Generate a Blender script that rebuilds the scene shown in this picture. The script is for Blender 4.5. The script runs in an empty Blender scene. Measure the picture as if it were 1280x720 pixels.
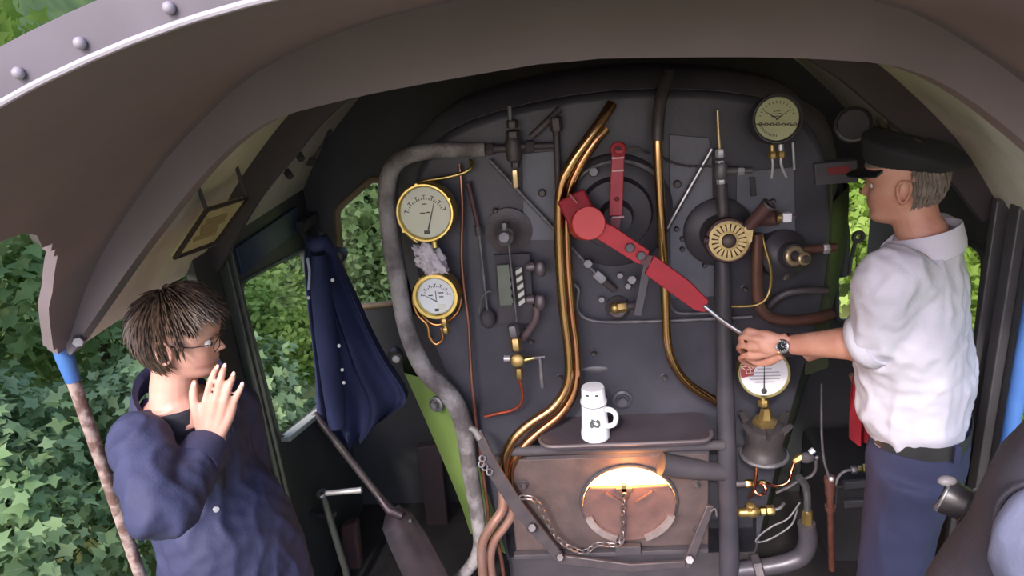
import bpy, math, random
import numpy as np
from mathutils import Vector as V, Matrix, noise
random.seed(7)
SC = bpy.context.scene
COL = SC.collection
# ------------------------------------------------------------------ camera, light, exposure
F, PITCH, YAW, ROLL = 900.0, math.radians(20), math.radians(6), math.radians(5.5)
EYE = V((0, -2.5, 2.3))
_f = V((-math.sin(YAW)*math.cos(PITCH), math.cos(YAW)*math.cos(PITCH), -math.sin(PITCH)))
_r = V((math.cos(YAW), math.sin(YAW), 0)); _u = _r.cross(_f)
CR = _r*math.cos(ROLL) - _u*math.sin(ROLL); CU = _u*math.cos(ROLL) + _r*math.sin(ROLL)
cd = bpy.data.cameras.new('camera'); cam = bpy.data.objects.new('camera', cd); COL.objects.link(cam)
cd.sensor_width = 36; cd.lens = 36*F/1280; cd.clip_start = .02
cam.matrix_world = Matrix(((CR.x, CU.x, -_f.x, EYE.x), (CR.y, CU.y, -_f.y, EYE.y), (CR.z, CU.z, -_f.z, EYE.z), (0, 0, 0, 1)))
SC.camera = cam
SC.view_settings.view_transform = 'Standard'; SC.view_settings.look = 'None'
SC.view_settings.exposure = 0.0; SC.view_settings.gamma = 1; SC.view_settings.use_curve_mapping = False
SC.cycles.max_bounces = 7; SC.cycles.diffuse_bounces = 4; SC.cycles.glossy_bounces = 3
SC.cycles.transparent_max_bounces = 8; SC.cycles.caustics_reflective = False; SC.cycles.use_denoising = True
W = bpy.data.worlds.new('sky'); SC.world = W; W.use_nodes = True
nt = W.node_tree; bg = nt.nodes['Background']; sk = nt.nodes.new('ShaderNodeTexSky')
sk.sky_type = 'NISHITA'; sk.sun_disc = False; sk.sun_elevation = math.radians(42); sk.sun_rotation = math.radians(205)
sk.air_density = 1.0; sk.dust_density = 4.0; sk.ozone_density = .6
tint = nt.nodes.new('ShaderNodeMix'); tint.data_type = 'RGBA'; tint.blend_type = 'MULTIPLY'; tint.inputs[0].default_value = 1; tint.inputs[7].default_value = (.95, .96, 1.16, 1)
nt.links.new(sk.outputs[0], tint.inputs[6]); nt.links.new(tint.outputs[2], bg.inputs[0]); bg.inputs[1].default_value = 0.46
sd = bpy.data.lights.new('sun', 'SUN'); sd.energy = 2.7; sd.angle = math.radians(5); sd.color = (1, .965, .9)
sun = bpy.data.objects.new('sun', sd); COL.objects.link(sun)
sun.rotation_euler = V((.16, .80, -.63)).to_track_quat('-Z', 'Y').to_euler()
sun.location = (-3, -5, 8)

def A(x, y, Y):
    d = _f*F + CR*(x-640) - CU*(y-360); return EYE + d*((Y-EYE.y)/d.y)
def AX(x, y, X):
    d = _f*F + CR*(x-640) - CU*(y-360); return EYE + d*((X-EYE.x)/d.x)
def PX(L): return [A(*p) for p in L]
def mpp(x, y, Y): return (A(x, y, Y)-EYE).dot(_f)/F      # metres per photo pixel there

# ------------------------------------------------------------------ materials
def lin(c): return tuple(((v/255+.055)/1.055)**2.4 if v > 10 else v/255/12.92 for v in c)
MATS = {}
def M(name, c, rough=.5, metal=0, c2=None, sc=6, bump=0, bsc=40, spec=.5, detail=4, lo=.35, hi=.7, sheen=0):
    if name in MATS: return MATS[name]
    m = bpy.data.materials.new(name); m.use_nodes = True; t = m.node_tree; p = t.nodes['Principled BSDF']
    p.inputs['Roughness'].default_value = rough; p.inputs['Metallic'].default_value = metal
    p.inputs['Specular IOR Level'].default_value = spec
    if sheen: p.inputs['Sheen Weight'].default_value = sheen
    a = (*lin(c), 1); p.inputs['Base Color'].default_value = a
    tc = t.nodes.new('ShaderNodeTexCoord')
    if c2:
        n = t.nodes.new('ShaderNodeTexNoise'); n.inputs['Scale'].default_value = sc; n.inputs['Detail'].default_value = detail
        t.links.new(tc.outputs['Object'], n.inputs['Vector'])
        r = t.nodes.new('ShaderNodeValToRGB'); r.color_ramp.elements[0].position = lo; r.color_ramp.elements[1].position = hi
        r.color_ramp.elements[0].color = a; r.color_ramp.elements[1].color = (*lin(c2), 1)
        t.links.new(n.outputs['Fac'], r.inputs['Fac']); t.links.new(r.outputs['Color'], p.inputs['Base Color'])
    if bump:
        n = t.nodes.new('ShaderNodeTexNoise'); n.inputs['Scale'].default_value = bsc; n.inputs['Detail'].default_value = 3
        t.links.new(tc.outputs['Object'], n.inputs['Vector'])
        b = t.nodes.new('ShaderNodeBump'); b.inputs['Strength'].default_value = bump; b.inputs['Distance'].default_value = .01
        t.links.new(n.outputs['Fac'], b.inputs['Height']); t.links.new(b.outputs['Normal'], p.inputs['Normal'])
    MATS[name] = m; return m
def emis(name, c, s):
    m = bpy.data.materials.new(name); m.use_nodes = True; t = m.node_tree; t.nodes.clear()
    e = t.nodes.new('ShaderNodeEmission'); o = t.nodes.new('ShaderNodeOutputMaterial'); n = t.nodes.new('ShaderNodeTexNoise')
    n.inputs['Scale'].default_value = 9; r = t.nodes.new('ShaderNodeValToRGB')
    r.color_ramp.elements[0].color = (c[0], c[1]*.55, c[2]*.3, 1); r.color_ramp.elements[1].color = (*c, 1); r.color_ramp.elements[1].position = .45
    t.links.new(n.outputs['Fac'], r.inputs['Fac']); t.links.new(r.outputs['Color'], e.inputs[0])
    e.inputs[1].default_value = s; t.links.new(e.outputs[0], o.inputs[0]); return m
def leafmat(name, c, c2, trans=.35):
    m = M(name, c, .55, 0, c2, 2.2, spec=.35, lo=.3, hi=.72); t = m.node_tree; p = t.nodes['Principled BSDF']
    o = [n for n in t.nodes if n.type == 'OUTPUT_MATERIAL'][0]; tr = t.nodes.new('ShaderNodeBsdfTranslucent'); mx = t.nodes.new('ShaderNodeMixShader')
    l = p.inputs['Base Color'].links[0].from_socket; t.links.new(l, tr.inputs[0]); mx.inputs[0].default_value = trans
    t.links.new(p.outputs[0], mx.inputs[1]); t.links.new(tr.outputs[0], mx.inputs[2]); t.links.new(mx.outputs[0], o.inputs[0]); return m
def glassmat(name, tint=(1, 1, 1), gl=.025):
    m = bpy.data.materials.new(name); m.use_nodes = True; t = m.node_tree; t.nodes.clear()
    o = t.nodes.new('ShaderNodeOutputMaterial'); a = t.nodes.new('ShaderNodeBsdfTransparent'); g = t.nodes.new('ShaderNodeBsdfGlossy')
    a.inputs[0].default_value = (*tint, 1); g.inputs['Roughness'].default_value = .03
    x = t.nodes.new('ShaderNodeMixShader'); x.inputs[0].default_value = gl
    t.links.new(a.outputs[0], x.inputs[1]); t.links.new(g.outputs[0], x.inputs[2]); t.links.new(x.outputs[0], o.inputs[0]); return m

BLACK = M('black_paint', (72, 70, 78), .5, 0, (84, 82, 90), 5, .15, 30)
SOOT = M('sooty_iron', (56, 53, 58), .75, 0, (72, 67, 70), 7, .2, 40)
IRON = M('dark_iron', (72, 68, 72), .5, .3, (92, 84, 85), 14, .2, 60)
RUSTY = M('brown_heated_iron', (76, 64, 63), .65, .1, (96, 80, 76), 11, .25, 50)
GREYPL = M('grey_plate', (96, 97, 106), .5, .1, (112, 113, 122), 6, .12, 40)
STEEL = M('bright_steel', (150, 150, 156), .32, .9, (185, 185, 190), 20)
DULLSTEEL = M('dull_steel', (104, 102, 106), .55, .6, (130, 127, 130), 20)
BRASS = M('polished_brass', (206, 180, 104), .3, 1, (228, 208, 138), 12)
OLDBRASS = M('dull_brass', (150, 124, 78), .38, .8, (178, 152, 96), 18)
COPPER = M('polished_copper', (205, 132, 96), .24, 1, (226, 164, 124), 10)
REDCOP = M('dull_copper', (116, 74, 64), .45, .6, (138, 92, 78), 25)
PINKCOP = M('pale_copper', (214, 160, 142), .3, .75, (232, 190, 172), 9)
BRASSPIPE = M('brass_pipe', (192, 146, 100), .22, 1, (216, 172, 126), 5)
RED = M('red_paint', (168, 36, 52), .5, 0, (144, 32, 44), 8, .05)
BRIGHTRED = M('bright_red_paint', (200, 52, 50), .4, 0, (186, 44, 46), 10)
WHITE = M('white_enamel', (236, 234, 238), .25)
GREEN = M('green_paint', (112, 138, 72), .35, 0, (128, 152, 84), 4)
DKGREEN = M('dark_green_paint', (44, 50, 42), .5, 0, (36, 38, 36), 5, .1)
LAG = M('lagging_cloth', (98, 91, 91), .85, 0, (156, 150, 148), 9, .6, 70, lo=.4, hi=.62)
CREAMDIAL = M('cream_dial', (232, 234, 214), .7, 0, (222, 224, 202), 8, spec=.2)
WHITEDIAL = M('white_dial', (236, 238, 240), .7, spec=.2)
GREENDIAL = M('yellowed_dial', (190, 194, 150), .5, 0, (178, 182, 138), 12)
INK = M('dial_ink', (44, 44, 46), .5)
BLUE = M('blue_paint', (52, 92, 150), .4, 0, (70, 110, 168), 9)
GLASS = glassmat('clear_glass')

# ------------------------------------------------------------------ mesh builder
def basis(n):
    n = V(n).normalized(); a = V((0, 0, 1)) if abs(n.z) < .9 else V((0, 1, 0))
    u = a.cross(n).normalized(); return u, n.cross(u), n
def spline(P, k=6):
    P = [V(p) for p in P]
    if len(P) < 3: return P
    Q = [P[0]*2-P[1]] + P + [P[-1]*2-P[-2]]; out = []
    for i in range(1, len(Q)-2):
        a, b, c, d = Q[i-1:i+3]
        for j in range(k):
            t = j/k; out.append(.5*((2*b)+(c-a)*t+(2*a-5*b+4*c-d)*t*t+(3*b-a-3*c+d)*t**3))
    return out+[P[-1]]
def lerp_list(R, n):
    R = list(R); return [float(np.interp(i/(n-1)*(len(R)-1), range(len(R)), R)) for i in range(n)]
class B:
    def __init__(s): s.v = []; s.f = []
    def add(s, v, f):
        o = len(s.v); s.v += [V(p) for p in v]; s.f += [[i+o for i in q] for q in f]; return s
    def rings(s, R, caps=True, closed=False):
        n = len(R[0]); m = len(R); v = [p for r in R for p in r]; f = []
        for i in range(m if closed else m-1):
            j = (i+1) % m
            for k in range(n): f.append([i*n+k, i*n+(k+1) % n, j*n+(k+1) % n, j*n+k])
        if caps and not closed: f += [list(range(n))[::-1], [(m-1)*n+k for k in range(n)]]
        return s.add(v, f)
    def tube(s, P, r, n=12, sm=0, flat=None, caps=True, closed=False):
        P = [V(p) for p in P]
        if sm: P = spline(P, sm)
        m = len(P); r = [r]*m if not hasattr(r, '__len__') else (r if len(r) == m else lerp_list(r, m))
        R = []; pu = None
        for i in range(m):
            t = (P[(i+1) % m]-P[i-1]) if closed else (P[min(i+1, m-1)]-P[max(i-1, 0)])
            t.normalize()
            u = basis(t)[0] if pu is None else (pu - t*pu.dot(t)).normalized()
            if flat and pu is None: u = (V(flat[0]) - t*V(flat[0]).dot(t)).normalized()
            pu = u; w = t.cross(u); k = flat[1] if flat else 1
            R.append([P[i]+(u*math.cos(a)*k+w*math.sin(a))*r[i] for a in [2*math.pi*j/n for j in range(n)]])
        return s.rings(R, caps, closed)
    def lathe(s, prof, c, ax, n=24, ph=0, closed=False):
        u, w, x = basis(ax); c = V(c)
        return s.rings([[c+x*h+(u*math.cos(a)+w*math.sin(a))*max(r, 1e-5) for a in [ph+2*math.pi*j/n for j in range(n)]] for r, h in prof], closed=closed)
    def cyl(s, a, b, r, n=16, r2=None):
        a = V(a); b = V(b); L = (b-a).length; return s.lathe([(r, 0), (r if r2 is None else r2, L)], a, b-a, n)
    def nut(s, a, b, r):
        a = V(a); b = V(b); L = (b-a).length
        return s.lathe([(r*.85, 0), (r, L*.12), (r, L*.88), (r*.85, L)], a, b-a, 6)
    def torus(s, c, ax, R, r, n=32, k=10, a0=0, a1=None):
        u, w, x = basis(ax); full = a1 is None; m = n if full else n+1
        P = [V(c)+(u*math.cos(a)+w*math.sin(a))*R for a in [a0+((2*math.pi if full else a1-a0))*j/n for j in range(m)]]
        return s.tube(P, r, k, closed=full)
    def box(s, c, hx, hy, hz):
        c = V(c); hx, hy, hz = [V(d) if hasattr(d, '__len__') else V(((d, 0, 0), (0, d, 0), (0, 0, d))[i]) for i, d in enumerate((hx, hy, hz))]
        v = [c+hx*a+hy*b+hz*e for a in (-1, 1) for b in (-1, 1) for e in (-1, 1)]
        return s.add(v, [[0, 1, 3, 2], [4, 6, 7, 5], [0, 4, 5, 1], [2, 3, 7, 6], [0, 2, 6, 4], [1, 5, 7, 3]])
    def bar(s, a, b, w, t, side):
        a = V(a); b = V(b); d = (b-a); n = V(side); n = (n-d.normalized()*n.dot(d.normalized())).normalized(); x = d.normalized().cross(n)
        return s.box((a+b)/2, d/2, x*w/2, n*t/2)
    def prism(s, P, d):
        P = [V(p) for p in P]; d = V(d); n = len(P)
        return s.add(P+[p+d for p in P], [list(range(n))[::-1], list(range(n, 2*n))]+[[i, (i+1) % n, n+(i+1) % n, n+i] for i in range(n)])
    def ball(s, c, r, n=16, m=10, fr=None):
        r = (r, r, r) if not hasattr(r, '__len__') else r; x, y, z = fr or (V((1, 0, 0)), V((0, 1, 0)), V((0, 0, 1))); c = V(c)
        return s.rings([[c+x*(r[0]*math.sin(t)*math.cos(p))+y*(r[1]*math.sin(t)*math.sin(p))+z*(-r[2]*math.cos(t)) for p in [2*math.pi*j/n for j in range(n)]] for t in [math.pi*(.02+.96*i/m) for i in range(m+1)]])
    def holed(s, P, H, d):
        """plate with outline P and a hole H (3D points, both star shaped about the hole's centre), thickness vector d"""
        P = [V(p) for p in P]; H = [V(p) for p in H]; d = V(d); c = sum(H, V())/len(H)
        n = d.normalized(); u, w, _ = basis(n)
        def ang(p): q = p-c; return math.atan2(q.dot(w), q.dot(u))
        def hit(L, a):
            dx, dy = math.cos(a), math.sin(a); best = None
            for i in range(len(L)):
                p, q = L[i]-c, L[(i+1) % len(L)]-c; px, py, qx, qy = p.dot(u), p.dot(w), q.dot(u), q.dot(w)
                ex, ey = qx-px, qy-py; D = ex*dy-ey*dx
                if abs(D) < 1e-12: continue
                t = (py*dx-px*dy)/D; r = (px+ex*t)*dx+(py+ey*t)*dy
                if -1e-6 <= t <= 1+1e-6 and r > 0 and (best is None or r < best): best = r
            return c+(u*dx+w*dy)*best
        an = sorted(set(round(ang(p), 5) for p in P+H)); O = [hit(P, a) for a in an]; I = [hit(H, a) for a in an]
        return s.rings([O, I, [p+d for p in I], [p+d for p in O]], closed=True)
    def mesh(s, name):
        me = bpy.data.meshes.new(name); me.from_pydata([tuple(p) for p in s.v], [], s.f); me.update(); return me
WL = {}
def place(o, parent):
    me = o.data; c = sum((V(b) for b in o.bound_box), V())/8
    me.transform(Matrix.Translation(-c)); COL.objects.link(o)
    o.location = c-(WL[parent.name] if parent else V()); o.parent = parent; WL[o.name] = c; return o
def obj(name, b, mat, parent=None, ang=40, bevel=0, sub=0):
    me = b.mesh(name) if isinstance(b, B) else b
    me.materials.clear(); me.materials.append(mat); me.shade_smooth(); me.set_sharp_from_angle(angle=math.radians(ang))
    o = bpy.data.objects.new(name, me); place(o, parent)
    if bevel:
        q = o.modifiers.new('bevel', 'BEVEL'); q.width = bevel; q.segments = 2; q.limit_method = 'ANGLE'; q.angle_limit = math.radians(40)
    if sub:
        q = o.modifiers.new('sub', 'SUBSURF'); q.levels = q.render_levels = sub
    return o
def tag(o, label, cat, group=None):
    o['label'] = label; o['category'] = cat
    if group: o['group'] = group
    return o
def thing(name, label, cat, loc, group=None):
    o = bpy.data.objects.new(name, None); COL.objects.link(o); o.location = loc; o.empty_display_size = .05; WL[o.name] = V(loc); return tag(o, label, cat, group)
def struct(name, b, mat, parent=None, **k):
    o = obj(name, b, mat, parent, **k)
    if not parent: o['kind'] = 'structure'
    return o
def remesh(b, vox, smooth=3, disp=None):
    o = bpy.data.objects.new('tmp', b.mesh('tmp')); COL.objects.link(o)
    r = o.modifiers.new('r', 'REMESH'); r.mode = 'VOXEL'; r.voxel_size = vox
    q = o.modifiers.new('s', 'SMOOTH'); q.factor = .5; q.iterations = smooth
    dg = bpy.context.evaluated_depsgraph_get(); me = bpy.data.meshes.new_from_object(o.evaluated_get(dg)); COL.objects.unlink(o); bpy.data.objects.remove(o)
    if disp:
        nr = [v.normal.copy() for v in me.vertices]
        for v, n in zip(me.vertices, nr): v.co += n*disp(v.co)
        me.update()
    return me
def rounded(P, r, k=5):
    P = [V(p) for p in P]; out = []; n = len(P)
    for i in range(n):
        p, a, c = P[i], P[i-1], P[(i+1) % n]; d1 = (a-p); d2 = (c-p); q = min(r, d1.length*.45, d2.length*.45)
        s, e = p+d1.normalized()*q, p+d2.normalized()*q
        for j in range(k+1): t = j/k; out.append(s*(1-t)**2+p*2*t*(1-t)+e*t*t)
    return out
CAMN = V((-.06, -1, .3)).normalized()      # towards the footplate's rear, tilted up a little
# ------------------------------------------------------------------ the setting: cab shell
PROF = [(0, 2.36), (.33, 2.34), (.6, 2.27), (.75, 2.185), (.9, 2.07), (1.1, 1.87), (1.25, 1.65)]
RIBP = [(0, 2.222), (.1, 2.22), (.47, 2.186), (.69, 2.13), (.94, 1.935), (1.24, 1.65)]
def half(prof, n, x_end=None):
    P = [V((x, 0, z)) for x, z in prof]; P = spline([V((-P[1].x, 0, P[1].z))]+P, 8)[8:]
    L = [0]
    for i in range(1, len(P)): L.append(L[-1]+(P[i]-P[i-1]).length)
    return [(float(np.interp(t, L, [p.x for p in P])), float(np.interp(t, L, [p.z for p in P]))) for t in np.linspace(0, L[-1], n)]
def arch(prof, n=24):
    h = half(prof, n); return [(-x, z) for x, z in h[::-1]] + h[1:]
def zlow(Y): return float(np.interp(Y, [-1.75, -1.4, -1.28, -1.22, -1.17, -1.15, -1.12, -1.08, -1.04, -1.0], [2.09, 2.04, 1.985, 1.94, 1.87, 1.82, 1.75, 1.69, 1.66, 1.65]))
HP = half(PROF, 60)
def roofrow(Y, off, n=22):
    zl = zlow(Y); k = max(i for i, (x, z) in enumerate(HP) if z >= zl-1e-4); out = []
    h = [HP[int(round(i*k/(n-1)))] if i < n-1 else HP[k] for i in range(n)]
    full = [(-x, z) for x, z in h[::-1]]+h[1:]
    for i, (x, z) in enumerate(full):
        a, c = full[max(i-1, 0)], full[min(i+1, len(full)-1)]; t = V((c[0]-a[0], 0, c[1]-a[1])).normalized(); nn = V((-t.z, 0, t.x))
        out.append(V((x, Y, z))+nn*off)
    return out
def shell(Ys):
    b = B(); I = [roofrow(Y, 0) for Y in Ys]; O = [roofrow(Y, .025) for Y in Ys]; m = len(I[0])
    return b.rings([i+o[::-1] for i, o in zip(I, O)])
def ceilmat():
    m = M('cab_ceiling', (228, 222, 198), .24, 0, (206, 200, 178), 7, .1, 25); t = m.node_tree; p = t.nodes['Principled BSDF']  # cream paint, paled to carry the window reflection on the sides
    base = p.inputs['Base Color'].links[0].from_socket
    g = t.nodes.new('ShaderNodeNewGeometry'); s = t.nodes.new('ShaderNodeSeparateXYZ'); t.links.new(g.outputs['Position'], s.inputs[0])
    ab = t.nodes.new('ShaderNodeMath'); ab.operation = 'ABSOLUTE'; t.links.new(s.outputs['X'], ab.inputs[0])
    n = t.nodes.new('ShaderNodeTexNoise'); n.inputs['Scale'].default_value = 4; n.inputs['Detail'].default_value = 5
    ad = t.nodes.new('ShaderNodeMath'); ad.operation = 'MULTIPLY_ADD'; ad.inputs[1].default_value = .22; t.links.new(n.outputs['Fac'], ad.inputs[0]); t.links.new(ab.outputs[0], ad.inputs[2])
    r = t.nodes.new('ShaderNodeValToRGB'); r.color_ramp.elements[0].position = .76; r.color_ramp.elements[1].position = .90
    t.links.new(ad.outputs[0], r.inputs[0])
    mx = t.nodes.new('ShaderNodeMix'); mx.data_type = 'RGBA'; mx.inputs[6].default_value = (*lin((122, 116, 128)), 1)  # sooty middle, its colour lightened to stand in for haze
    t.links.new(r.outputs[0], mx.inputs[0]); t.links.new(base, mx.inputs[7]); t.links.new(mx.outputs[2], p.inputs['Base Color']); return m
ROOFGREY = M('roof_grey_brown', (122, 110, 113), .55, 0, (108, 97, 99), 2.5, .12, 18)
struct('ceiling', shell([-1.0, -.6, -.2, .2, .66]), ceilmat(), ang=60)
struct('ceiling_overhang', shell(list(np.linspace(-1.75,-1.3,10))+list(np.linspace(-1.285,-1.0,24))), ROOFGREY, ang=60)
def rib(name, prof, Y, t, mat):
    I = arch(prof, 26); O = arch([(x, z+.002) for x, z in PROF], 26)
    b = B(); b.rings([[V((i[0], Y, i[1])), V((o[0], Y, o[1])), V((o[0], Y+t, o[1])), V((i[0], Y+t, i[1]))] for i, o in zip(I, O)])
    return struct(name, b, mat, ang=60)
rib('trim_1', RIBP, -1.02, .06, ROOFGREY)
rib('trim_2', [(0, 2.27), (.33, 2.25), (.58, 2.18), (.746, 2.083), (.87, 1.975), (1.03, 1.83), (1.2, 1.62)], -.32, .035, M('brown_black_rib', (58, 50, 52), .6))
# rolled flange round the roof's rear edge, with its rivets
fl = B(); Ra, Rb = roofrow(-1.75, 0), roofrow(-1.75, .046)
fl.rings([[a+V((0, -.012, 0)), b_+V((0, -.012, 0)), b_+V((0, .002, 0)), a+V((0, .002, 0))] for a, b_ in zip(Ra, Rb)])
flange = struct('trim_3', fl, M('flange_grey', (92, 86, 94), .5, 0, (80, 74, 82), 8), ang=60)
struct('edge_bead', B().tube([p+V((0, -.014, 0)) for p in Ra], .004, 8), M('worn_edge', (158, 152, 160), .5), flange)
Rr = roofrow(-1.75, .016)
for i in range(2, len(Rr)-2, 2):
    struct('rivet', B().ball(Rr[i]+V((0, -.016, 0)), .0065, 10, 6), M('rivet_grey', (132, 126, 134), .5), flange)
struct('floor', B().box((0, -.7, -.03), 1.3, 1.32, .03), M('floor_plate', (34, 32, 32), .9, 0, (46, 42, 42), 9, .3, 50))

# walls
WALLM = M('cab_side_black', (60, 60, 62), .5, 0, (70, 70, 70), 5, .1, 30)
XL, XR, YF = -1.22, 1.24, .6
def onX(L, X): return [AX(x, y, X) for x, y in L]
WL1 = rounded([V((XL, -.165, 1.525)), V((XL, .50, 1.45)), V((XL, .50, .74)), V((XL, .27, .755)), V((XL, -.13, .85))], .07)
struct('wall_left', B().holed([V((XL, -.42, 0)), V((XL, YF, 0)), V((XL, YF, 1.70)), V((XL, -.42, 1.70))], WL1, (-.03, 0, 0)), WALLM)
WR1 = rounded([V((XR, .30, 1.50)), V((XR, -.285, 1.515)), V((XR, -.31, 1.0)), V((XR, .30, 1.0))], .07)
struct('wall_right', B().holed([V((XR, -.5, 0)), V((XR, YF, 0)), V((XR, YF, 1.70)), V((XR, -.5, 1.70))], WR1, (.03, 0, 0)), WALLM)
FW1 = rounded(PX([(421, 262, YF), (464, 224, YF), (477, 225, YF), (494, 379, YF), (432, 385, YF)]), .03)
FW2 = rounded(PX([(1044, 222, YF), (1100, 218, YF), (1102, 400, YF), (1046, 402, YF)]), .03)
def topline(x0, x1):
    return [V((x, YF, z-.003)) for x, z in arch(PROF, 30) if x0 < x < x1]
def tz(x): return float(np.interp(abs(x), [p[0] for p in HP], [p[1] for p in HP]))-.003
wf = B()
wf.holed([V((-.6, YF, 0)), V((-.6, YF, tz(.6)))]+topline(-1.25, -.6)[::-1]+[V((-1.25, YF, 1.6)), V((-1.25, YF, 0))], FW1, (0, .03, 0))
wf.holed([V((.6, YF, 0)), V((.6, YF, tz(.6)))]+topline(.6, 1.25)+[V((1.27, YF, 1.6)), V((1.27, YF, 0))], FW2, (0, .03, 0))
wf.prism([V((-.6, YF, 0)), V((-.6, YF, tz(.6)))]+topline(-.6, .6)+[V((.6, YF, tz(.6))), V((.6, YF, 0))], (0, .03, 0))
struct('wall_front', wf, M('front_plate_grey', (60, 60, 63), .6, 0, (48, 51, 49), 4, .1, 30))
def winframe(name, H, mat, r, glass, gd):
    c = sum(H, V())/len(H); o = struct(name, B().tube(H, r, 8, closed=True), mat, ang=60)
    if glass: struct('glass', B().prism([c+(p-c)*.995 for p in H], gd), GLASS, o)
    return o
PALE = M('pale_window_rim', (176, 178, 170), .4)  # sunlit edges of the left window put into its rim and sill colours
winframe('window_1', WL1, M('grey_window_rim', (104, 110, 98), .4), .009, True, (-.004, 0, 0))
winframe('window_2', FW1, M('brown_window_rim', (126, 108, 82), .5), .016, True, (0, .004, 0))
winframe('window_3', WR1, WALLM, .01, False, None)
winframe('window_4', FW2, WALLM, .012, False, None)
a, b_ = V((XL+.015, -.12, .85)), V((XL+.015, .29, .752))
struct('trim_4', B().bar(a, b_, .02, .045, (1, 0, 0)), PALE, bevel=.004)
pst = B().box((XL+.02, -.255, .9), .02, .022, .8); pst.box((XL+.028, -.255, .9), .026, .006, .8)
struct('trim_5', pst, M('post_green_black', (62, 66, 60), .45), bevel=.004)
pst = B(); pst.box((XR-.02, -.36, .9), .02, .014, .8); pst.box((XR-.015, -.44, .9), .015, .025, .8)
struct('trim_6', pst, M('post_grey_black', (72, 70, 72), .45), bevel=.004)
struct('trim_7', B().box((XL+.006, .16, 1.60), .006, .30, .05), M('blue_black_strip', (44, 62, 96), .45, 0, (52, 66, 90), 9), bevel=.003)  # bluish strip along the wall above the left side window

# ------------------------------------------------------------------ ground and greenery outside
GRASS = M('grass', (104, 124, 62), .9, 0, (148, 150, 92), 1.2, .5, 20)
struct('ground', B().box((0, 6, -1.45), 30, 30, .1), GRASS)
struct('ground_ballast', B().box((0, 6, -1.33), 2.7, 30, .04), M('ballast', (150, 140, 138), .9, 0, (112, 104, 102), 9, .8, 14))
def bank(name, sx, x0):
    R = []
    for i in range(28):
        Y = -7+i*1.3; row = []
        for j in range(12):
            t = j/11; x = x0+t*6.5; z = -1.4+7.5*t**1.1+.5*noise.noise(V((x*.6, Y*.5, sx)))
            row.append(V((sx*x, Y, z)))
        row += [p+V((0, 0, -.3)) for p in row[::-1]]; R.append(row)
    struct(name, B().rings(R), M('bank_growth', (70, 92, 48), .95, 0, (96, 116, 62), 2.5, 1, 9))
bank('embankment_left', -1, 4.6); bank('embankment_right', 1, 4.4)
R = []
for i in range(24):
    x = -9+i*.8; R.append([V((x, 13+.6*noise.noise(V((x, 0, 0)))+j*.5, -1.4+j*1.1)) for j in range(9)]+[V((x, 13.6+j*.5, -1.4+j*1.1)) for j in range(8, -1, -1)])
struct('embankment_front', B().rings(R), M('bank_growth', (70, 92, 48)))
LEAF = {5: [(math.cos(a)*r, math.sin(a)*r, .12*r*r) for a, r in [(math.radians(d), q) for d, q in [(-90, .45), (-50, .62), (-28, .4), (8, .92), (38, .48), (90, 1), (142, .48), (172, .92), (208, .4), (230, .62)]]],
        3: [(0, -.8, 0), (.42, -.3, .08), (.46, .25, .1), (0, 1, 0), (-.46, .25, .1), (-.42, -.3, .08)]}
def foliage(blobs, n, size, kind, seed, up=.35):
    rg = np.random.default_rng(seed); T = np.array(LEAF[kind]); k = len(T)
    w = np.array([b[1][0]*b[1][1]+b[1][1]*b[1][2] for b in blobs]); w = w/w.sum(); C, N = [], []
    for (c, r), q in zip(blobs, w):
        m = int(n*q); d = rg.normal(size=(m, 3)); d /= np.linalg.norm(d, axis=1)[:, None]
        lump = 1+.16*np.sin(d@rg.normal(size=3)*5+rg.uniform(0, 6))+.12*np.sin(d@rg.normal(size=3)*9+rg.uniform(0, 6))
        C.append(np.array(c)+d*np.array(r)*(lump*rg.uniform(.72, 1.04, m))[:, None]); N.append(d)
    C = np.vstack(C); N = np.vstack(N); m = len(C)
    N = N*.7+rg.normal(size=(m, 3))*.45+np.array([0, 0, up]); N /= np.linalg.norm(N, axis=1)[:, None]
    t = rg.normal(size=(m, 3)); U = np.cross(N, t); U /= np.linalg.norm(U, axis=1)[:, None]; Wv = np.cross(N, U); s = rg.uniform(.55, 1.15, m)*size
    P = C[:, None]+s[:, None, None]*(U[:, None]*T[None, :, 0:1]+Wv[:, None]*T[None, :, 1:2]-N[:, None]*T[None, :, 2:3])
    me = bpy.data.meshes.new('foliage'); me.vertices.add(m*k); me.vertices.foreach_set('co', P.reshape(-1).astype(np.float32))
    me.loops.add(m*k); me.loops.foreach_set('vertex_index', np.arange(m*k, dtype=np.int32)); me.polygons.add(m)
    me.polygons.foreach_set('loop_start', np.arange(0, m*k, k, dtype=np.int32)); me.polygons.foreach_set('loop_total', np.full(m, k, dtype=np.int32)); me.update(calc_edges=True); return me
LEAFM = [leafmat('ivy_leaf', (98, 130, 80), (156, 180, 132), .3), leafmat('sycamore_leaf', (108, 140, 80), (158, 182, 120), .35), leafmat('lime_leaf', (128, 160, 66), (180, 204, 106), .4), leafmat('deep_leaf', (70, 96, 58), (114, 138, 90), .3)]
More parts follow.
